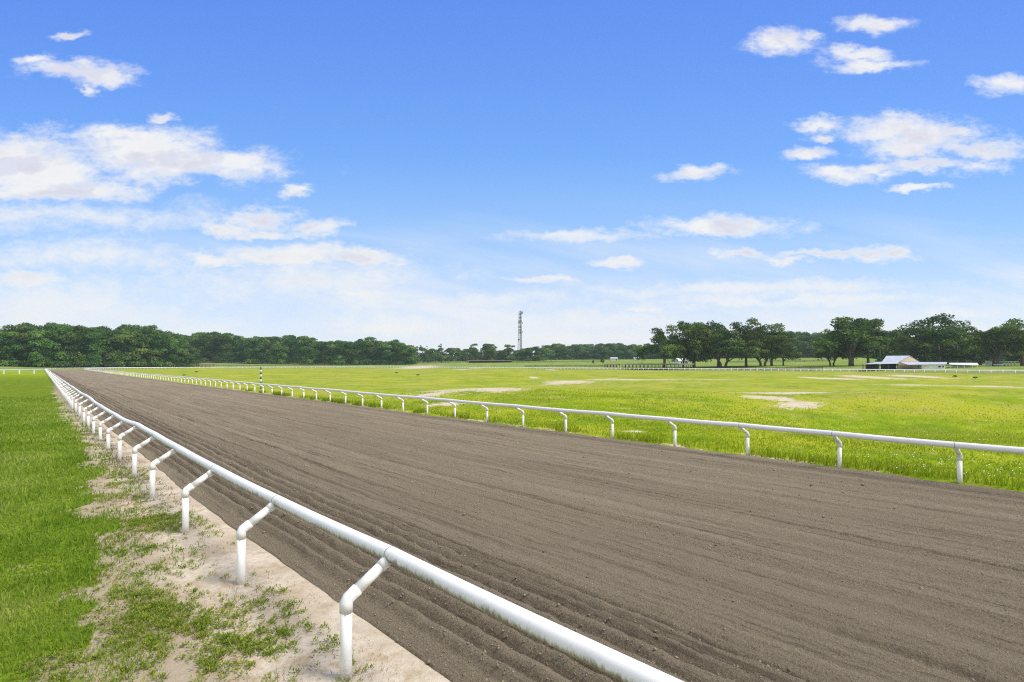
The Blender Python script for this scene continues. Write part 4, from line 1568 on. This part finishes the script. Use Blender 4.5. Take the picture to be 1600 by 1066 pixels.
def open_shed(name, label, px0, px1, Y0, Y1, h, roof_m, post_m, depth, n, back=None, rail=False, cat='shed'):
    a, b = Vector(dirn(px0, Y0)), Vector(dirn(px1, Y1))
    L = (b - a).length
    ang = math.atan2(b.y - a.y, b.x - a.x)
    z = min(gz(a.x, a.y), gz(b.x, b.y))
    t = empty(name, (a.x, a.y, z), ang, label, cat)
    dz = max(gz(a.x, a.y), gz(b.x, b.y)) - z
    H = h + dz
    rf = MB()
    rf.slab([(-.5, -.6, H - .35), (L + .5, -.6, H - .35), (L + .5, depth / 2, H + .2), (-.5, depth / 2, H + .2)], 0.16)
    rf.slab([(-.5, depth / 2 + .004, H + .2), (L + .5, depth / 2 + .004, H + .2), (L + .5, depth + .6, H - .35), (-.5, depth + .6, H - .35)], 0.16)
    rf.build('roof', roof_m, t)
    first = None
    for k in range(n):
        for yy in (0.0, depth):
            xx = L * k / (n - 1)
            if first is None:
                first = o = MB().box(-.13, .13, -.13, .13, -0.6, H - .42).build('post', post_m, t)
            else:
                o = first.copy(); COL.objects.link(o); o.parent = t
            o.location = (xx, yy, 0)
    if back:
        MB().box(0.15, L - .15, depth - .32, depth - .2, -0.5, H - .5).build('wall', back, t)
    if rail:
        mb = MB()
        for zz in (0.5, 1.05, 1.55):
            mb.box(0.2, L - .2, -.20, -.135, dz * .5 + zz, dz * .5 + zz + .16)
        mb.build('board', post_m, t)


open_shed('long_shed', 'long low open shed with grey roof on many dark posts beside the oak row', 972, 1082, 322, 300, 2.9, M_OLIVE, M_POST, 5.0, 19, None, True)
open_shed('shelter', 'small brown roofed shelter left of the long open shed', 945, 964, 355, 350, 2.5, M_BROWN, M_POST, 4.0, 5, None, True)
open_shed('long_shed', 'long low brown shed in front of the left wood', 254, 336, 440, 468, 2.1, M_RUST, M_POST, 4.0, 13, None, True)
open_shed('long_shed', 'long red brown roofed shed in front of the trees left of the tower', 731, 799, 632, 622, 2.3, M_BROWN, M_DARKW, 5.0, 12, M_DARKW)


def house(label, px, Y, w, d, h, rh, wall, roof, rz=0.0, z=None, nwin=2, name='house', cat='house'):
    x, y = dirn(px, Y)
    t = empty(name, (x, y, gz(x, y) if z is None else z), rz, label, cat)
    wl = MB().box(-w / 2, w / 2, -d / 2, d / 2, -0.8, h)
    wl.prism([(-w / 2, h + .002), (w / 2, h + .002), (0, h + rh)], d / 2 - .003) if False else None
    wl.build('wall', wall, t)
    # gables facing left and right
    g = MB()
    for sx in (-1, 1):
        x0, x1 = sorted((sx * (w / 2 - .12), sx * (w / 2 - .003)))
        pts = [(x0, -d / 2, h), (x0, d / 2, h), (x0, 0, h + rh), (x1, -d / 2, h), (x1, d / 2, h), (x1, 0, h + rh)]
        g.poly(pts, [(0, 1, 2), (5, 4, 3), (0, 3, 4, 1), (1, 4, 5, 2), (2, 5, 3, 0)])
    g.build('gable', wall, t)
    r = MB()
    e = 0.5
    r.slab([(-w / 2 - e, -d / 2 - e, h - e * rh / (d / 2) + .1), (w / 2 + e, -d / 2 - e, h - e * rh / (d / 2) + .1), (w / 2 + e, 0, h + rh + .1), (-w / 2 - e, 0, h + rh + .1)], .12)
    r.slab([(-w / 2 - e, 0.002, h + rh + .1), (w / 2 + e, 0.002, h + rh + .1), (w / 2 + e, d / 2 + e, h - e * rh / (d / 2) + .1), (-w / 2 - e, d / 2 + e, h - e * rh / (d / 2) + .1)], .12)
    r.build('roof', roof, t)
    for k in range(nwin):
        xx = -w / 2 + w * (k + 0.7) / (nwin + 0.4)
        f = MB().box(xx - .65, xx + .65, -d / 2 - .06, -d / 2 - .003, 1.0, 2.3).build('window', M_WHITE, t)
        MB().box(xx - .53, xx + .53, -d / 2 - .09, -d / 2 - .063, 1.12, 2.18).build('pane', M_GLASS, f)
    MB().box(w / 2 - 1.6, w / 2 - .6, -d / 2 - .06, -d / 2 - .003, 0, 2.1).build('door', M_DARKW, t)
    return t


house('small white house among the bluish trees left of the long shed', 959, 600, 7, 6, 2.2, 1.2, M_WALL, M_METAL, 0.1)
house('low white house among the trees, just behind the left end of the long shed', 995, 590, 6, 6, 1.9, 1.0, M_WALL, M_METAL, -0.1)
house('white gabled house glimpsed between the first two oaks of the row', 1064, 400, 8, 7, 3.0, 1.8, M_WALL, M_WMETAL, 0.25)
house('tiny pale roofed building against the tree line left of the gap', 569, 590, 9, 6, 1.6, 1.2, M_GREYF, M_WMETAL, 0.05)


def barn():
    """gabled barn with open lean-to roofs on its sides, gable end turned to the right"""
    Y = 238.0
    k = Y / F                       # metres per pixel there
    x, y = dirn(1407, Y)
    z = gz(x, y)
    def U(px, yy=0.0): return (px - 800) / F * (Y + yy) - x
    def W(py, yy=0.0): return CAM_H + (HOR - py) / F * (Y + yy) - z
    t = empty('barn', (x, y, z), 0.0, 'barn with grey metal roof, tan gable and open lean-to sides', 'barn')
    ridge, eave, leav = W(556.2), W(565.2), W(568.2)
    xr, xm, x2 = U(1421.0, 0.5), U(1404.0, -3.6), U(1436.0, 1.2)
    # the ridge runs back and left; the gable end is the slanted right face
    A = (U(1385.0, 5.0), 5.0, ridge)                        # far left end of ridge
    B = (xr, 0.5, ridge)                             # gable apex
    C = (xm, -3.6, eave)                             # front corner of gable
    D = (x2, 1.2, eave)                              # rear corner of gable
    E = (U(1378.0, 0.5), 0.5, eave)                        # far left front eave
    Fp = (U(1398, 9.0), 9.0, eave)
    r = MB()
    r.slab([E, (C[0] + .1, C[1] - .2, C[2]), (B[0] + .25, B[1] - .1, B[2] + .1), (A[0], A[1], A[2] + .1)], 0.12)
    r.slab([(A[0], A[1] + .01, A[2] + .1), (B[0] + .25, B[1], B[2] + .1), (D[0] + .15, D[1], D[2]), Fp], 0.12)
    r.build('roof', M_METAL, t)
    g = MB()
    def wallquad(a, b, z0, z1, th=0.12):
        d = Vector((b[0] - a[0], b[1] - a[1], 0)).normalized()
        nx, ny = -d.y * th, d.x * th
        g.slab([(a[0], a[1], z1), (b[0], b[1], z1), (b[0] + nx, b[1] + ny, z1), (a[0] + nx, a[1] + ny, z1)], z1 - z0)
    # gable triangle
    n = Vector((D[1] - C[1], -(D[0] - C[0]), 0)).normalized() * 0.14
    tri = [C, D, (B[0], B[1], B[2] - .05)]
    tri = [(p[0], p[1], p[2] - .12) for p in tri]
    g.poly(tri + [(p[0] - n.x, p[1] - n.y, p[2]) for p in tri], [(0, 1, 2), (5, 4, 3), (0, 3, 4, 1), (1, 4, 5, 2), (2, 5, 3, 0)])
    wallquad((C[0] + .02, C[1] + .15), (D[0] - .15, D[1] + .05), -0.5, eave - .14)
    g.build('gable', M_TAN, t)
    w = MB()
    w.box(E[0], U(1400.0, 1.0), 1.0, 1.2, -0.5, eave - .14)
    w.box(E[0] - 6, E[0] + .002, 2.2, 2.4, -0.5, eave - .7)
    w.build('wall', M_DARKW, t)
    # open lean-to along the front and left
    l = MB()
    xl = U(1352, -6.0)
    l.slab([(xl, -6.0, leav - .25), (U(1403.0, -7.6), -7.6, leav), (C[0] + .05, C[1] - .25, eave - .03), (E[0] - .1, 0.3, eave - .03)], 0.10)
    l.slab([(xl, -6.0, leav - .27), (E[0] - .12, 0.3, eave - .04), (E[0] - .12, 4, eave - .10), (U(1347, 3), 3, leav - .25)], 0.10)
    l.build('lean_to_roof', M_METAL, t)
    first = None
    for (qx, qy) in ((xl + .4, -5.8), (U(1372, -6), -6.3), (U(1388, -6.6), -6.8), (U(1402.5, -7.4), -7.2), (U(1348.5, 2.6), 2.6)):
        if first is None:
            first = o = MB().box(-.12, .12, -.12, .12, -0.5, leav - .42).build('post', M_POST, t)
        else:
            o = first.copy(); COL.objects.link(o); o.parent = t
        o.location = (qx, qy, 0)
    # right lean-to towards the white stable
    rl = MB()
    rl.slab([(C[0] + .45, C[1] - .35, W(566.0, -4)), (U(1418, -9.0), -9.0, W(569.8, -9)), (U(1452, -6.5), -6.5, W(569.6, -6.5)), (D[0] + .5, D[1] - .4, W(565.8, 1))], 0.10)
    rl.build('side_roof', M_METAL, t)
    MB().box(U(1411, -0.5), U(1441, -0.5), -0.5, -0.3, -0.5, W(570.3)).build('rear_panel', M_TAN, t)
    for qx, qy in ((U(1419, -8.6), -8.6), (U(1436, -7.6), -7.4)):
        o = first.copy(); COL.objects.link(o); o.parent = t
        o.location = (qx, qy, 0)


barn()


def stable():
    Y = 232.0
    k = Y / F
    x, y = dirn(1460, Y)
    z = gz(x, y)
    def U(px, yy=0.0): return (px - 800) / F * (Y + yy) - x
    def W(py, yy=0.0): return CAM_H + (HOR - py) / F * (Y + yy) - z
    t = empty('stable', (x, y, z), 0, 'white walled stable with grey metal roof and two dark windows, right of the barn', 'stable')
    MB().box(U(1440), U(1477), 0, 6.5, -0.5, W(569.9)).build('wall', M_WALL, t)
    MB().slab([(U(1436), -0.5, W(569.6)), (U(1477.6), -0.5, W(569.2)), (U(1480, 7), 7, W(565.8, 7)), (U(1436, 7), 7, W(565.9, 7))], 0.12).build('roof', M_METAL, t)
    for a, b in ((1465.5, 1470.2), (1471.6, 1475.2)):
        f = MB().box(U(a), U(b), -0.07, -.003, W(574.4), W(571.4)).build('window', M_WHITE, t)
        MB().box(U(a) + .12, U(b) - .12, -0.10, -.073, W(574.2), W(571.7)).build('pane', M_GLASS, f)
    for a in (1444, 1452):
        MB().box(U(a), U(a + 4), -0.06, -.003, 0.0, W(572.2)).build('door', M_WMETAL, t)


stable()


def carport():
    Y = 236.0
    k = Y / F
    x, y = dirn(1503, Y)
    z = gz(x, y)
    def U(px, yy=0.0): return (px - 800) / F * (Y + yy) - x
    def W(py, yy=0.0): return CAM_H + (HOR - py) / F * (Y + yy) - z
    t = empty('carport', (x, y, z), 0, 'carport with curved white metal roof and white back panels, right of the stable', 'carport')
    r = MB()
    r.slab([(U(1481), -1.0, W(569.6)), (U(1526), -1.0, W(570.6)), (U(1527, 2.4), 2.4, W(567.2, 2.4)), (U(1483, 2.4), 2.4, W(567.0, 2.4))], 0.12)
    r.slab([(U(1483, 2.41), 2.41, W(567.0, 2.4)), (U(1527, 2.41), 2.41, W(567.2, 2.4)), (U(1527, 6), 6, W(569.5)), (U(1483, 6), 6, W(569.5))], 0.12)
    r.build('roof', M_WMETAL, t)
    MB().box(U(1486, 1.8), U(1516, 1.8), 1.8, 2.0, -0.4, W(571.2)).build('wall', M_WALL, t)
    first = None
    for a in (1483.5, 1494, 1505, 1517, 1525):
        if first is None:
            first = o = MB().box(-.09, .09, -.09, .09, -0.4, W(571.0)).build('post', M_WHITE, t)
        else:
            o = first.copy(); COL.objects.link(o); o.parent = t
        o.location = (U(a), -0.7, 0)


carport()


def porch_house():
    Y = 262.0
    k = Y / F
    x, y = dirn(1562, Y)
    z = gz(x, y)
    def U(px, yy=0.0): return (px - 800) / F * (Y + yy) - x
    def W(py, yy=0.0): return CAM_H + (HOR - py) / F * (Y + yy) - z
    t = empty('porch', (x, y, z), 0, 'white end wall and row of four white porch columns under the oaks at the right', 'porch')
    MB().box(U(1540.2), U(1551.5), -0.4, 0.4, -0.5, W(563.8)).build('end_wall', M_WALL, t)
    MB().box(U(1552), U(1590), -0.65, -0.35, W(565.6), W(564.4)).build('beam', M_WHITE, t)
    first = None
    for a in (1569.5, 1574.0, 1578.8, 1583.5):
        if first is None:
            first = o = MB().tube([(0, 0, -0.4), (0, 0, W(565.7))], [0.30, 0.26], 10).build('column', M_WHITE, t)
        else:
            o = first.copy(); COL.objects.link(o); o.parent = t
        o.location = (U(a), -0.5, 0)


porch_house()


def car():
    Y = 246.0
    x, y = dirn(1562, Y)
    z = gz(x, y) + 0.02
    t = empty('parked_car', (x, y, z), 0.1, 'silver car parked between the carport and the porch columns', 'car')
    b = MB()
    side = [(-2.2, 0.35), (2.2, 0.35), (2.25, 0.75), (1.3, 0.92), (-2.1, 0.98), (-2.25, 0.7)]
    b.prism(side, 0.85)
    b.build('body', M_SILVER, t)
    MB().prism([(-1.75, 0.985), (0.95, 0.945), (0.35, 1.42), (-1.2, 1.45)], 0.74).build('cabin', M_GLASS, t)
    MB().prism([(-1.15, 1.455), (0.32, 1.425), (0.25, 1.48), (-1.05, 1.50)], 0.70).build('roof', M_SILVER, t)
    first = None
    for wx in (-1.4, 1.4):
        for wy in (-0.80, 0.80):
            if first is None:
                first = o = MB().tube([(0, -.1, 0), (0, .1, 0)], 0.33, 14).build('wheel', M_TYRE, t)
            else:
                o = first.copy(); COL.objects.link(o); o.parent = t
            o.location = (wx, wy, 0.33)


car()


# ------------------------------------------------------------------ the air
def haze():
    mb = MB().box(-1500, 1500, -400, 1500, -6, 90)
    m = bpy.data.materials.new('pale_air')
    m.use_nodes = True
    nt = NT(m.node_tree)
    out = nt.n('ShaderNodeOutputMaterial')
    v = nt.n('ShaderNodeVolumePrincipled')
    v.inputs['Color'].default_value = (0.70, 0.86, 1.0, 1)
    v.inputs['Density'].default_value = HAZE
    v.inputs['Anisotropy'].default_value = 0.2
    nt.l(v.outputs[0], out.inputs['Volume'])
    tag(mb.build('haze', m), 'thin bluish air over the fields', 'haze', kind='stuff')


HAZE = 0.00012
haze()
